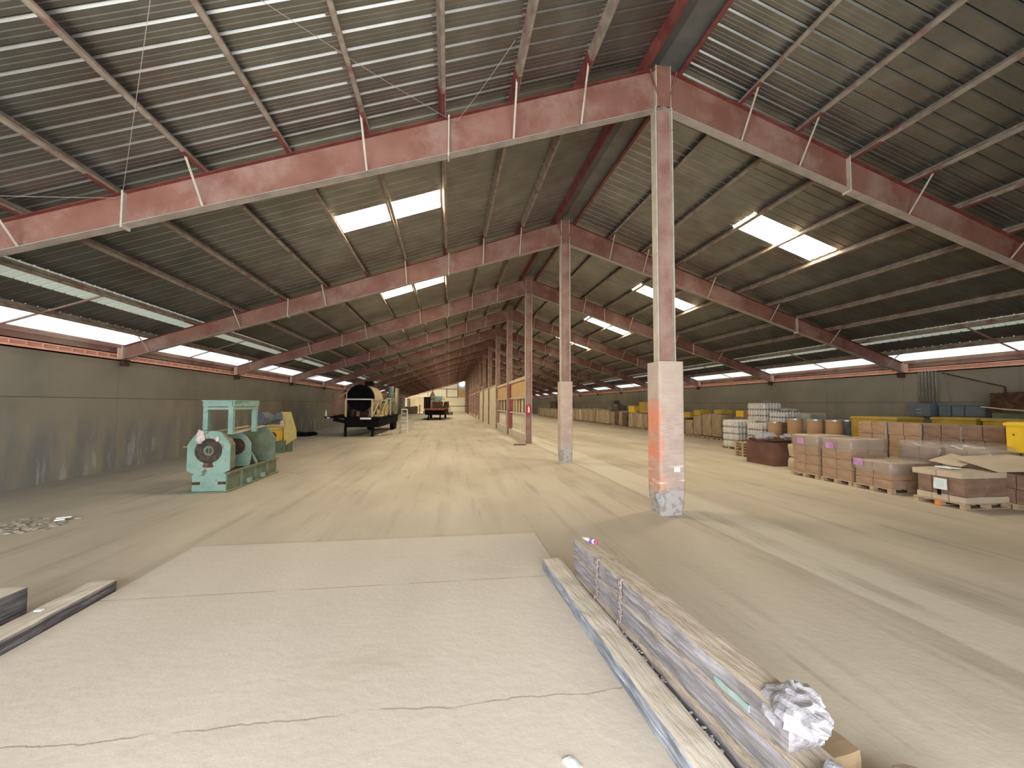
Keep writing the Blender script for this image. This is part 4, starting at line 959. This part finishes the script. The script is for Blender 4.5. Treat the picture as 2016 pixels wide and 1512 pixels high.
for i in range(2):
    y = (-3.75, -4.28)[i]; xw = -2.73-(y+3.03)*(-.0)+(-3.0-y)*.068
    t = thing('rope_binding', '%s frayed rope binding down the face of the wired timber stack' % ['far', 'near'][i], 'rope', (xw-.005, y, 0))
    mb = MB()
    for s_ in range(3):
        pts = []
        for q in range(12): z = .05+.48*q/11; pts.append((-.132+.010*math.sin(q*1.1+s_*2.1)-(.03 if z < .15 else 0), .022*math.cos(q*1.1+s_*2.1), z))
        pts.append((-.08, 0, .545)); mb.tube(pts, .010, 6)
    mb.build('strand', M_rope, t, smooth=True)
    mb = MB()
    for s_ in range(10): mb.cyl((-.135, RND.uniform(-.03, .03), RND.uniform(.38, .5)), (-.175+RND.uniform(-.03, .03), RND.uniform(-.09, .09), RND.uniform(.4, .56)), .003, n=4)
    mb.build('frayed_end', M_rope, t)
for i, (x, y, z, rx, ry, rz, nm) in enumerate(((-2.47, -5.98, .49, .16, .19, .085, 'largest crumpled cloth over the near end of the wired stack'), (-2.34, -5.90, .47, .09, .10, .085, 'small rounded cloth knob at the near end of the wired stack'), (-2.50, -6.30, .30, .17, .14, .12, 'middle crumpled cloth below the near end of the top timber'), (-2.48, -6.50, .17, .17, .15, .13, 'lowest crumpled cloth at the bottom edge of the picture'))):
    o = MB().blob((0, 0, 0), rx, ry, rz, .34, 2.3, i+3, n=26).build('crumpled_cloth', M_cloth, loc=(x, y, z)); tag(o, nm, 'cloth')
mb = MB(); mb.tube([(-.0, .05, .05), (-.02, -.02, .0), (.03, -.1, -.08)], .012, 6); o = mb.build('binding_strap', M_motor, loc=(-2.40, -5.93, .53)); tag(o, 'grey strap between the two cloths on the near end of the stack', 'strap')
o = MB().rough(-.13, .13, -.16, .18, 0, .26, nx=4, ny=4, nz_=4, amp=.02, r=.03, seed=9).build('timber_offcut', mat('brown_sawn_end', (.22, .15, .085), (.30, .21, .12), scale=4), loc=(-2.215, -5.86, 0), rotz=.15); tag(o, 'brown sawn offcut beside the near end of the wired stack', 'timber')
o = MB().rough(-.24, .24, -.2, .2, 0, .22, nx=6, ny=6, nz_=4, amp=.05, freq=5, r=.06, seed=12).build('broken_timber', M_tim, loc=(-1.98, -6.26, 0), rotz=.4); tag(o, 'broken timber end at the bottom edge, right of the wired stack', 'timber')
t = thing('marker_tube', 'white tube with a magenta cap lying on the far end of the wired stack', 'tube', (-2.70, -3.14, .548), math.radians(-62))
mb = MB(); mb.cyl((-.10, 0, 0), (.09, 0, 0), .018, .024, n=14); mb.build('body', M_white, t, smooth=True)
MB().cyl((.09, 0, 0), (.135, 0, 0), .020, .012, n=12).build('cap', M_magenta, t, smooth=True)
MB().cyl((.02, 0, -.001), (.07, 0, -.001), .0238, .0245, n=14).build('print_band', M_violet, t)
o = MB().rough(-.03, .03, -.05, .05, 0, .012, nx=3, ny=4, nz_=1, amp=.012, freq=20).build('paper_scrap', M_paper, loc=(-3.63, -5.58, .0145), rotz=.6); tag(o, 'tiny white scrap on the slab near the bottom edge', 'scrap')
o = MB().blob((0, 0, .02), .03, .04, .02, .3, 3, 1).build('white_pebble', M_white, loc=(-2.94, -4.95, .115)); tag(o, 'white pebble on the right kerb timber', 'pebble')
o = MB().rough(-.03, .03, -.02, .02, 0, .01, nx=2, ny=2, nz_=1, amp=.005).build('paper_scrap', M_paper, loc=(-8.36, -3.25, .135)); tag(o, 'tiny white scrap on the left kerb timber', 'scrap')
mb = MB()
for i in range(160):
    t_ = RND.random(); y = -3.1-3.2*t_; x = -2.90+.0*t_+RND.uniform(-.02, .05)+t_*.14
    mb.blob((x, y, .118), RND.uniform(.006, .016), RND.uniform(.006, .02), .006, .4, 3, i, n=6)
o = mb.build('wood_splinters', M_cloth); tag(o, 'white splinters and crumbs scattered along the foot of the wired stack', 'crumbs', kind='stuff')
# debris patch by the left wall
mb = MB()
for i in range(120):
    a = RND.random(); x = -12.25+.95*a+RND.uniform(-.12, .12); y = 1.15-.95*RND.random()+RND.uniform(-.1, .1)
    mb.blob((x, y, .01), RND.uniform(.02, .09), RND.uniform(.02, .07), RND.uniform(.008, .03), .5, 4, i, n=8)
o = mb.build('debris_patch', mat('brown_grit', (.26, .22, .17), (.40, .35, .28), scale=5)); tag(o, 'patch of brown grit and chips on the floor near the left wall', 'debris', kind='stuff')
for i, (x, y, l) in enumerate(((-11.55, .95, .2), (-11.45, .78, .12))):
    o = MB().bar((0, 0, .045), (l, .06, .055), .05, .02).build('wood_chip', M_paper, loc=(x, y, 0)); tag(o, '%s white chip at the edge of the grit patch' % ['long', 'short'][i], 'chip')

# ------------------------------------------------------------------ green machine
gm = thing('roller_stand', 'pale green machine stand with round rusty bearings and a raised top frame', 'machine', (0, 0, 0))
mb = MB()
x0, x1, y0, y1 = -10.56, -9.80, 3.30, 6.35
mb.box(x0, x1, y0-.0, y0+.03, .03, .46) ; fb = mb.build('front_panel', M_green, gm)
mb = MB(); 
for xx in (x0, x1): mb.box(xx-.015, xx+.015, y0+.03, y1, .03, .46); mb.box(xx-.08 if xx == x0 else xx-.02, xx+.02 if xx == x0 else xx+.08, y0, y1, .44, .475); mb.box(xx-.09 if xx == x0 else xx-.02, xx+.02 if xx == x0 else xx+.09, y0-.05, y1, 0, .03)
for yy in (4.0, 4.8, 5.6): mb.box(x1+.015, x1+.07, yy, yy+.02, .03, .44)
mb.box(x0, x1, y1-.03, y1, .03, .46); mb.build('skid_base', M_green2, gm)
MB().box(x0-.15, x1+.05, y0-.10, y0+.0, 0, .025).build('foot_strip', M_green2, gm)
for cx in (-10.47, -9.89):
    mb = MB(); mb.box(cx-.09, cx+.09, y0-.006, y0-.001, .19, .26); mb.build('lifting_slot', M_rust, gm)
for yy in (4.35, 5.2): MB().box(x1+.01, x1+.10, yy, yy+.16, .05, .16).build('lug', M_green, gm)
def hexpl(x0, x1, z0, zt, ch): return [(x0, z0), (x1, z0), (x1, zt-ch), (x1-ch*.75, zt), (x0+ch*.75, zt), (x0, zt-ch)]
mb = MB().plate_y(hexpl(-10.66, -9.70, .46, 1.50, .32), 3.24, 3.28, hole=(-10.18, 1.02, .13)); mb.build('front_plate', M_green, gm)
mb = MB().plate_y(hexpl(-10.62, -9.74, .46, 1.47, .30), 3.28, 3.60, hole=(-10.18, 1.02, .30)); mb.build('bearing_housing', M_green2, gm)
mb = MB(); mb.ring((-10.18, 3.225, 1.02), (0, 1, 0), .13, .30, .035)
for i in range(10):
    a = 2*PI*i/10; mb.cyl((-10.18+.255*math.cos(a), 3.21, 1.02+.255*math.sin(a)), (-10.18+.255*math.cos(a), 3.185, 1.02+.255*math.sin(a)), .02, n=6)
mb.build('bearing_flange', mat('greasy_dark_bearing', (.025, .018, .016), (.07, .045, .035), rough=.6, scale=7, c3=(.14, .07, .04), s3=4, t3=(.56, .7)), gm)
mb = MB(); mb.ring((-10.18, 3.30, 1.02), (0, 1, 0), .07, .13, .10); mb.bar((-10.18, 3.26, .90), (-10.18, 3.26, 1.14), .03, .03); mb.build('shaft_hub', M_green2, gm)
MB().plate_y([(-10.30, .62), (-10.06, .62), (-10.10, .78), (-10.26, .78)], 3.225, 3.24).build('rust_run_plate', M_rust, gm)
mb = MB().plate_y(hexpl(-10.58, -9.80, .46, 1.40, .30), 4.55, 4.62, hole=(-10.15, 1.0, .2)); mb.build('middle_plate', M_green, gm)
mb = MB(); mb.ring((-10.15, 4.53, 1.0), (0, 1, 0), .05, .22, .05); mb.cyl((-10.15, 4.7, 1.0), (-10.15, 4.56, 1.0), .2, n=20); mb.build('middle_bearing', M_rust, gm)
mb = MB().plate_y(hexpl(-10.60, -9.62, .46, 1.50, .34), 5.72, 5.80); mb.build('rear_plate', M_green2, gm)
mb = MB(); mb.bar((-9.86, 3.55, 1.42), (-9.98, 5.75, 1.50), .16, .03); mb.bar((-10.48, 3.55, 1.42), (-10.4, 5.75, 1.50), .10, .03); mb.build('top_rail', M_tan, gm)
mb = MB(); mb.bar((-10.05, 4.75, 1.15), (-9.86, 5.1, .48), .06, .06); mb.build('diagonal_strut', M_green, gm)
MB().box(-10.5, -9.86, 3.62, 5.70, .40, .44).build('floor_plate', M_rust, gm)
mb = MB()
for (a, b) in (((-10.46, 3.52), (-9.80, 3.52)), ((-9.80, 3.52), (-9.72, 4.72)), ((-9.72, 4.72), (-10.40, 4.72)), ((-10.40, 4.72), (-10.46, 3.52))): mb.bar((a[0], a[1], 2.17), (b[0], b[1], 2.17), .08, .14)
mb.box(-10.50, -9.70, 3.46, 4.78, 2.235, 2.26); mb.build('top_frame', M_green, gm)
mb = MB()
for (a, b) in (((-10.46, 3.52), (-9.80, 3.52)), ((-9.80, 3.52), (-9.72, 4.72))): mb.bar((a[0], a[1], 2.05), (b[0], b[1], 2.05), .05, .06)
mb.build('lower_rim', M_green, gm)
for (px, py) in ((-10.42, 3.56), (-9.84, 3.56), (-9.76, 4.66), (-10.36, 4.66)):
    mb = MB(); mb.box(px-.055, px+.055, py-.055, py+.055, 1.40, 2.10); mb.build('post', M_green, gm)
for i, (x, y, z, rx, rz, lb) in enumerate(((-10.36, 3.20, 1.36, .09, .16, 'pinkish rag draped over the top left corner of the green machine'), (-9.98, 3.205, 1.31, .045, .06, 'small pinkish smear rag on the right of the front green plate'))):
    o = MB().blob((0, 0, 0), rx, .03, rz, .5, 2.6, i, n=16).build('rag', M_pink, loc=(x, y, z)); tag(o, lb, 'rag')
o = MB().tube([(-10.7, 3.15, 1.13), (-10.42, 3.17, 1.13)], .006).build('yellow_tape', M_yel2); tag(o, 'thin yellow strip on the left of the green front plate', 'tape')

# ------------------------------------------------------------------ yellow machine with motor
ym = thing('motor_unit', 'yellow gearbox stand with a blue grey electric motor, behind the green machine', 'machine', (0, 0, 0))
mb = MB().plate_y([(-11.62, .30), (-11.26, .58), (-11.27, .95), (-11.52, 1.80), (-11.86, 1.80), (-11.74, 1.1), (-11.70, .32)], 12.3, 12.55); mb.build('guard_panel', M_yel2, ym)
mb = MB().rough(-12.45, -11.76, 11.9, 12.5, .52, 1.02, nx=3, ny=3, nz_=3, amp=.004, r=.03, keep_bottom=False); mb.build('gearbox', M_yel, ym)
mb = MB(); mb.box(-12.35, -11.78, 11.95, 12.5, 1.02, 1.14); mb.box(-12.38, -11.72, 11.90, 12.4, 1.16, 1.25); mb.build('top_bracket', M_yel2, ym)
mb = MB(); mb.ring((-12.05, 11.88, .76), (0, 1, 0), .07, .17, .05); mb.build('seal_ring', M_rust, ym); MB().cyl((-12.05, 11.84, .76), (-12.05, 11.9, .76), .07, n=14).build('shaft_end', M_yel, ym)
mt = MB(); mt.cyl((-12.45, 11.55, 1.52), (-12.32, 11.98, 1.52), .29, n=28); mt.ring((-12.45, 11.55, 1.52), (.35, .93, 0), .20, .305, .06); mo = mt.build('motor_body', M_motor, ym)
mb = MB(); mb.cyl((-12.47, 11.50, 1.52), (-12.44, 11.57, 1.52), .20, .27, n=20); mb.build('fan_cover', M_blue, mo)
mb = MB(); mb.cyl((-12.32, 11.98, 1.52), (-12.1, 12.2, 1.52), .27, .16, n=20); mb.cyl((-12.12, 12.2, 1.54), (-11.8, 12.32, 1.54), .14, n=16); mb.box(-12.0, -11.8, 12.1, 12.35, 1.62, 1.75); mb.build('coupling', M_motor, ym)
MB().blob((-11.72, 12.05, 1.28), .09, .07, .16, .4, 3, 2).build('cable_loop', M_pink, ym)
mb = MB(); mb.box(-12.35, -12.22, 12.0, 12.45, 0, .52); mb.box(-11.95, -11.62, 12.0, 12.45, 0, .52); mb.box(-12.4, -11.4, 12.45, 12.5, 0, .5); mb.build('stand_leg', M_green2, ym)

# black heap and props at the left wall
mb = MB()
for i in range(26): mb.blob((-14.6+RND.random()*1.0, 22.0+RND.random()*1.6, .06), .3*RND.random()+.1, .3, .07+.10*RND.random(), .6, 3, i, n=10)
o = mb.build('black_heap', M_black); tag(o, 'flat black heap of scrap on the floor by the left wall', 'scrap heap', kind='stuff')
o = MB().bar((-14.75, 22.0, .1), (-15.13, 21.6, 2.30), .12, .04).build('leaning_plank', M_card2); tag(o, 'dark plank leaning on the left wall behind the yellow machine', 'plank')
o = MB().bar((-14.6, 22.4, .1), (-15.05, 22.4, 1.45), .05, .05).build('leaning_pole', M_card3); tag(o, 'pale pole leaning on the left wall beside the dark plank', 'pole')

# ------------------------------------------------------------------ trailer with drum
tr = thing('flatbed_trailer', 'black flatbed trailer on stub legs at the left, loaded with a cream rotary drum', 'trailer', (0, 0, 0))
MB().box(-11.25, -8.95, 21.2, 32.2, 1.18, 1.30).build('deck', M_black, tr)
MB().box(-11.2, -9.0, 21.25, 31.8, .62, 1.18).build('chassis', M_black, tr)
mb = MB(); mb.bar((-12.45, 21.3, 1.28), (-11.2, 21.3, 1.28), .25, .12); mb.bar((-11.9, 21.3, 1.15), (-11.2, 21.3, 1.0), .2, .22); mb.box(-12.3, -11.2, 21.4, 24.7, 1.24, 1.33); mb.build('outrigger', M_black, tr)
for xx in (-11.14, -9.42): MB().box(xx-.07, xx+.07, 21.22, 21.4, 0, .75).build('landing_leg', M_black, tr)
for yy in (29.2, 30.5):
    for xx in (-11.0, -9.15): MB().cyl((xx-.14, yy, .5), (xx+.14, yy, .5), .5, n=24).build('wheel', M_black, tr)
mb = MB(); mb.box(-10.2, -9.5, 21.17, 21.2, 1.14, 1.27); mb.build('white_plate', M_white, tr)
MB().box(-12.3, -12.1, 21.16, 21.2, 1.22, 1.30).build('white_marker', M_white, tr)
o = MB().cyl((-12.38, 21.3, 1.345), (-12.38, 21.3, 1.75), .06, .03, n=12).build('white_bottle', M_white); tag(o, 'white cone bottle standing on the end of the trailer outrigger', 'bottle')
dr = thing('rotary_drum', 'large cream rotary drum with a black open end on the trailer', 'drum', (0, 0, 0))
mb = MB(); mb.cyl((-10.33, 21.85, 2.58), (-10.33, 25.6, 2.58), .90, n=40, cap=False); mb.cyl((-10.33, 25.6, 2.58), (-10.33, 26.0, 2.58), .90, .6, n=40); mb.build('shell', M_tan, dr, smooth=True)
mb = MB(); mb.ring((-10.33, 21.9, 2.58), (0, 1, 0), .78, .91, .12, n=40); mb.build('end_ring', M_black, dr)
MB().cyl((-10.33, 22.3, 2.58), (-10.33, 22.25, 2.58), .86, n=32).build('inner_plate', M_black, dr); 
mb = MB()
for i in range(6):
    a = PI*i/6; mb.bar((-10.33-.8*math.cos(a), 22.15, 2.58-.8*math.sin(a)), (-10.33+.8*math.cos(a), 22.15, 2.58+.8*math.sin(a)), .04, .03, up=(0, 1, 0))
mb.cyl((-10.33, 22.0, 2.58), (-10.33, 22.2, 2.58), .09, n=12); mb.build('spider', M_black, dr)
MB().box(-10.1, -9.6, 22.0, 22.6, 3.42, 3.72).build('stack_box', M_black, dr)
sf = dr
for xx in (-11.20, -9.50):
    for yy in (21.55, 25.0): MB().box(xx-.06, xx+.06, yy-.06, yy+.06, 1.30, 2.52).build('frame_post', M_tan, sf)
mb = MB(); mb.box(-11.2, -9.5, 21.5, 21.6, 2.44, 2.52); mb.bar((-11.2, 21.55, 2.45), (-11.2, 25, 2.45), .1); mb.bar((-9.5, 21.55, 2.45), (-9.0, 25, 2.45), .08); mb.build('frame_rail', M_lid, sf)
mb = MB(); mb.bar((-9.5, 21.6, 1.32), (-9.35, 23.2, 2.3), .08); mb.bar((-9.2, 23.2, 1.32), (-9.0, 24.6, 2.4), .07); mb.bar((-9.0, 24.8, 1.32), (-9.0, 24.8, 2.6), .10); mb.bar((-8.9, 26.0, 1.32), (-8.9, 26.0, 2.6), .10); mb.bar((-9.0, 24.8, 2.58), (-8.9, 26.0, 2.58), .08); mb.build('brace', M_tan, sf)
mb = MB(); mb.bar((-11.2, 21.6, 2.9), (-11.9, 22.0, 2.55), .06); mb.bar((-11.2, 21.7, 2.4), (-11.2, 21.7, 3.0), .06); mb.build('arm', M_tan, sf)
o = MB().rough(-11.0, -9.6, 22.8, 25.0, 1.305, 1.66, nx=4, ny=4, nz_=3, amp=.04, freq=3).build('gearbox_base', M_rust); tag(o, 'rusty base block under the rotary drum', 'machine part')
for i, (x, y, h) in enumerate(((-10.9, 22.2, .85), (-10.55, 22.3, .75), (-9.75, 22.4, .9))):
    o = MB().rough(x-.11, x+.11, y-.11, y+.11, 1.31, 1.31+h*.5, nx=2, ny=2, nz_=3, amp=.04).build('motor_block', M_brownpiece if i else M_rust); tag(o, '%s small brown block under the drum mouth' % ['left', 'middle', 'right'][i], 'machine part')
o = MB().rough(-12.25, -11.3, 21.9, 24.6, 1.34, 2.95, nx=4, ny=4, nz_=5, amp=.12, freq=1.6, seed=4, r=.2, keep_bottom=False).build('hopper_tank', M_brownpiece); tag(o, 'worn reddish brown tank left of the rotary drum', 'tank')
o = MB().rough(-9.45, -9.0, 22.0, 23.6, 1.305, 1.42, nx=3, ny=4, nz_=2, amp=.05, freq=4).build('yellow_chain_guard', M_yel2); tag(o, 'faded yellow guard lying on the right of the trailer deck', 'guard')
for i, (x, y, z, s_) in enumerate(((-9.25, 22.4, 1.62, .20), (-9.05, 23.0, 1.55, .16), (-8.95, 23.9, 1.5, .18))):
    o = MB().blob((0, 0, 0), s_*.5, s_*.5, s_, .4, 3, i).build('hanging_part', M_yel2 if i != 1 else M_pink, loc=(x, y, z)); tag(o, '%s lumpy part beside the rotary drum on the deck' % ['yellow upright', 'pink', 'rear yellow'][i], 'machine part')
for i, (x, y, h, m, w_, lb) in enumerate(((-9.6, 27.3, 1.1, M_green2, .75, 'dark green machine block at the middle of the trailer'), (-9.3, 29.4, 1.05, M_green2, .8, 'dark green machine block farther along the trailer'), (-9.35, 25.9, .9, M_ybin2, .35, 'dull yellow machine part behind the drum frame'))):
    o = MB().rough(x-w_/2, x+w_/2, y-.6, y+.6, 1.305, 1.305+h, nx=4, ny=4, nz_=4, amp=.16, freq=2.4, seed=i, r=.1).build('machine_block', m); tag(o, lb, 'machine part')
for i, (x, y, r, m, z1) in enumerate(((-9.55, 31.1, .24, M_teal, 3.75), (-9.35, 30.55, .17, M_green, 2.7), (-9.10, 31.3, .10, M_tan, 3.6), (-9.10, 30.8, .07, M_yel2, 3.6), (-9.05, 30.2, .05, M_tan, 3.45), (-9.02, 31.75, .07, M_green2, 3.6))):
    o = MB().cyl((x, y, 1.305), (x, y, z1), r, n=14).build('upright_pipe', m, smooth=True)
    tag(o, ['wide grey green duct standing at the rear of the trailer', 'short pale green cylinder before the wide duct', 'cream upright pipe right of the wide duct', 'yellow upright pipe beside the cream one', 'thin cream upright pipe nearest the ladder', 'olive upright pipe at the very rear'][i], 'pipe')
mb = MB()
for i in range(14): mb.blob((-9.0+RND.uniform(-.5, .5), 22.6+RND.uniform(-.8, .8), .04), .16, .2, .05, .5, 3, i, n=8)
o = mb.build('scrap_heap', M_sack2); tag(o, 'low heap of scrap on the floor beside the right trailer leg', 'scrap heap', kind='stuff')
# step ladder
ld = thing('step_ladder', 'aluminium step ladder standing right of the loaded trailer', 'ladder', (-7.72, 24.95, 0))
for sx in (-.30, .30):
    MB().bar((sx, -.35, 0), (sx*.62, 0, 1.76), .07, .035).build('side_rail', M_alu, ld); MB().bar((sx, .45, 0), (sx*.7, .05, 1.70), .04, .03).build('rear_leg', M_alu, ld)
for i in range(5):
    f = (i+1)/6.0; MB().box(-.28+.10*f, .28-.10*f, -.35+.35*f-.05, -.35+.35*f+.05, 1.76*f-.018, 1.76*f+.018).build('step', M_white, ld)
MB().box(-.22, .22, -.12, .14, 1.75, 1.80).build('top_cap', M_alu, ld)
mb = MB(); mb.bar((-.27, .38, .35), (.27, .38, .35), .03); mb.bar((-.24, .2, 1.05), (.24, .2, 1.05), .03); mb.build('brace', M_alu, ld)

# ------------------------------------------------------------------ far trailer
t2 = thing('flatbed_trailer', 'far black trailer with a rust red deck carrying a teal tank', 'trailer', (0, 0, 0))
MB().box(-7.75, -5.0, 50.2, 62.5, 1.36, 1.56).build('deck', M_redbed, t2); MB().box(-7.6, -5.05, 50.3, 62, .70, 1.36).build('chassis', M_black, t2)
for xx in (-7.1, -5.55):
    MB().bar((xx, 50.5, .7), (xx-.08, 50.4, 0), .14).build('landing_leg', M_black, t2)
for yy in (59.5, 61):
    for xx in (-7.2, -4.95): MB().cyl((xx-.15, yy, .52), (xx+.15, yy, .52), .52, n=20).build('wheel', M_black, t2)
mb = MB(); mb.box(-5.0, -4.45, 54, 61.5, .65, 1.5); mb.build('side_box', M_rust, t2)
o = MB().box(-7.85, -7.0, 52.0, 53.3, 1.57, 3.15).build('tall_cabinet', M_black); tag(o, 'tall black slatted cabinet on the left of the far trailer', 'cabinet')
for i, x in enumerate((-7.65, -7.35)):
    o = MB().box(x, x+.05, 51.93, 51.99, 1.6, 3.0).build('cabinet_slat', M_rust); tag(o, '%s rusty slat on the front of the tall black cabinet' % ['left', 'right'][i], 'slat')
t = thing('teal_tank', 'teal tank on a rusty cradle in the middle of the far trailer', 'tank', (-5.95, 53.0, 1.57))
MB().rough(-.55, .55, -.6, .6, .95, 1.8, nx=5, ny=4, nz_=4, amp=.05, r=.2, keep_bottom=False).build('vessel', M_teal, t); MB().rough(-.75, .7, -.7, .7, 0, .95, nx=3, ny=3, nz_=3, amp=.05).build('cradle', M_rust, t); MB().box(-.58, .6, -.65, .62, .93, .97).build('pale_band', M_white, t); MB().rough(.55, .95, -.3, .4, 1.2, 1.75, nx=3, ny=2, nz_=3, amp=.08, keep_bottom=False).build('motor', M_tan, t)
t = thing('cone_hopper', 'rusty conical hopper hanging over the far trailer', 'hopper', (-6.75, 54.6, 1.57))
MB().cyl((0, 0, 1.3), (0, 0, 2.4), .62, .12, n=16).build('cone', M_brownpiece, t); MB().cyl((0, 0, 2.4), (0, 0, 3.3), .05, n=8).build('stem', M_rust, t); MB().rough(-.6, .6, -.5, .5, .0, 1.3, nx=3, ny=3, nz_=3, amp=.08).build('body', M_sack, t)
o = MB().rough(-5.1, -4.5, 56.5, 60, 1.57, 2.5, nx=4, ny=6, nz_=4, amp=.25, freq=2, seed=5).build('engine_block', M_rust); tag(o, 'jumbled rusty engine at the right rear of the far trailer', 'engine')
o = MB().rough(-7.0, -5.4, 56.5, 60, 1.57, 2.3, nx=4, ny=6, nz_=4, amp=.2, freq=2, seed=8).build('engine_block', M_rust); tag(o, 'low rusty machinery behind the teal tank on the far trailer', 'engine')
t = thing('drawbar_frame', 'long thin dark bar on a stand right of the far trailer', 'bar', (-2.5, 78, 0)); MB().bar((-2.1, 0, 1.75), (1.6, 0, 1.75), .12).build('bar', M_rust, t); MB().bar((-1.7, 0, 0), (-1.7, 0, 1.75), .10).build('stand', M_rust, t); MB().rough(-2.1, -1.1, -.3, .3, 0, .6, nx=3, ny=3, nz_=3, amp=.15).build('base', M_green2, t)
# odds and ends along the far left corner
for i, (x, y, w_, h, m, lb) in enumerate(((-14.2, 66, 1.2, 1.6, M_rust, 'rusty scrap pile by the far left wall'), (-12.6, 88, 2.6, 1.6, M_card2, 'wide brown stack before the far corner panel'), (-14.0, 45, 1.2, 1.1, M_green2, 'olive machine part by the left wall beyond the trailer'))):
    o = MB().rough(x-w_/2, x+w_/2, y-1, y+1, 0, h, nx=5, ny=3, nz_=4, amp=.2, freq=2, seed=i).build('scrap_pile', m); tag(o, lb, 'scrap pile')
o = MB().bar((-11.3, 95, 0), (-11.3, 95.6, 2.0), .3, .1).build('leaning_board', M_ply); tag(o, 'reddish board leaning near the far corner panel', 'board')
o = MB().blob((-9.6, 92, .3), .7, .6, .5, .3, 2, 4).build('white_bag', M_cloth); tag(o, 'white bag on the floor near the far corner panel', 'bag')

# ------------------------------------------------------------------ wires of the wind bracing
for i, (a, b, lb) in enumerate((((-6.79, -2.88, 7.1), (-4.37, -.10, 7.66), 'thin bracing wire running to the nearest frame from the upper left'), ((-3.36, -1.44, 8.25), (-4.30, -.10, 7.66), 'short thin bracing wire right of the splice on the nearest frame'), ((-7.74, -3.08, 6.71), (-9.98, -.12, 5.80), 'thin wire hanging near the left splice of the nearest frame'), ((-13.6, -2.2, 4.62), (-10.1, -.10, 5.70), 'faint bracing wire left of the left splice on the nearest frame'))):
    A, B = Vector(a), Vector(b); pts = [A.lerp(B, k/8)-Vector((0, 0, .04*math.sin(PI*k/8))) for k in range(9)]
    o = MB().tube(pts, .0035, 5).build('bracing_wire', M_wire); tag(o, lb, 'wire')
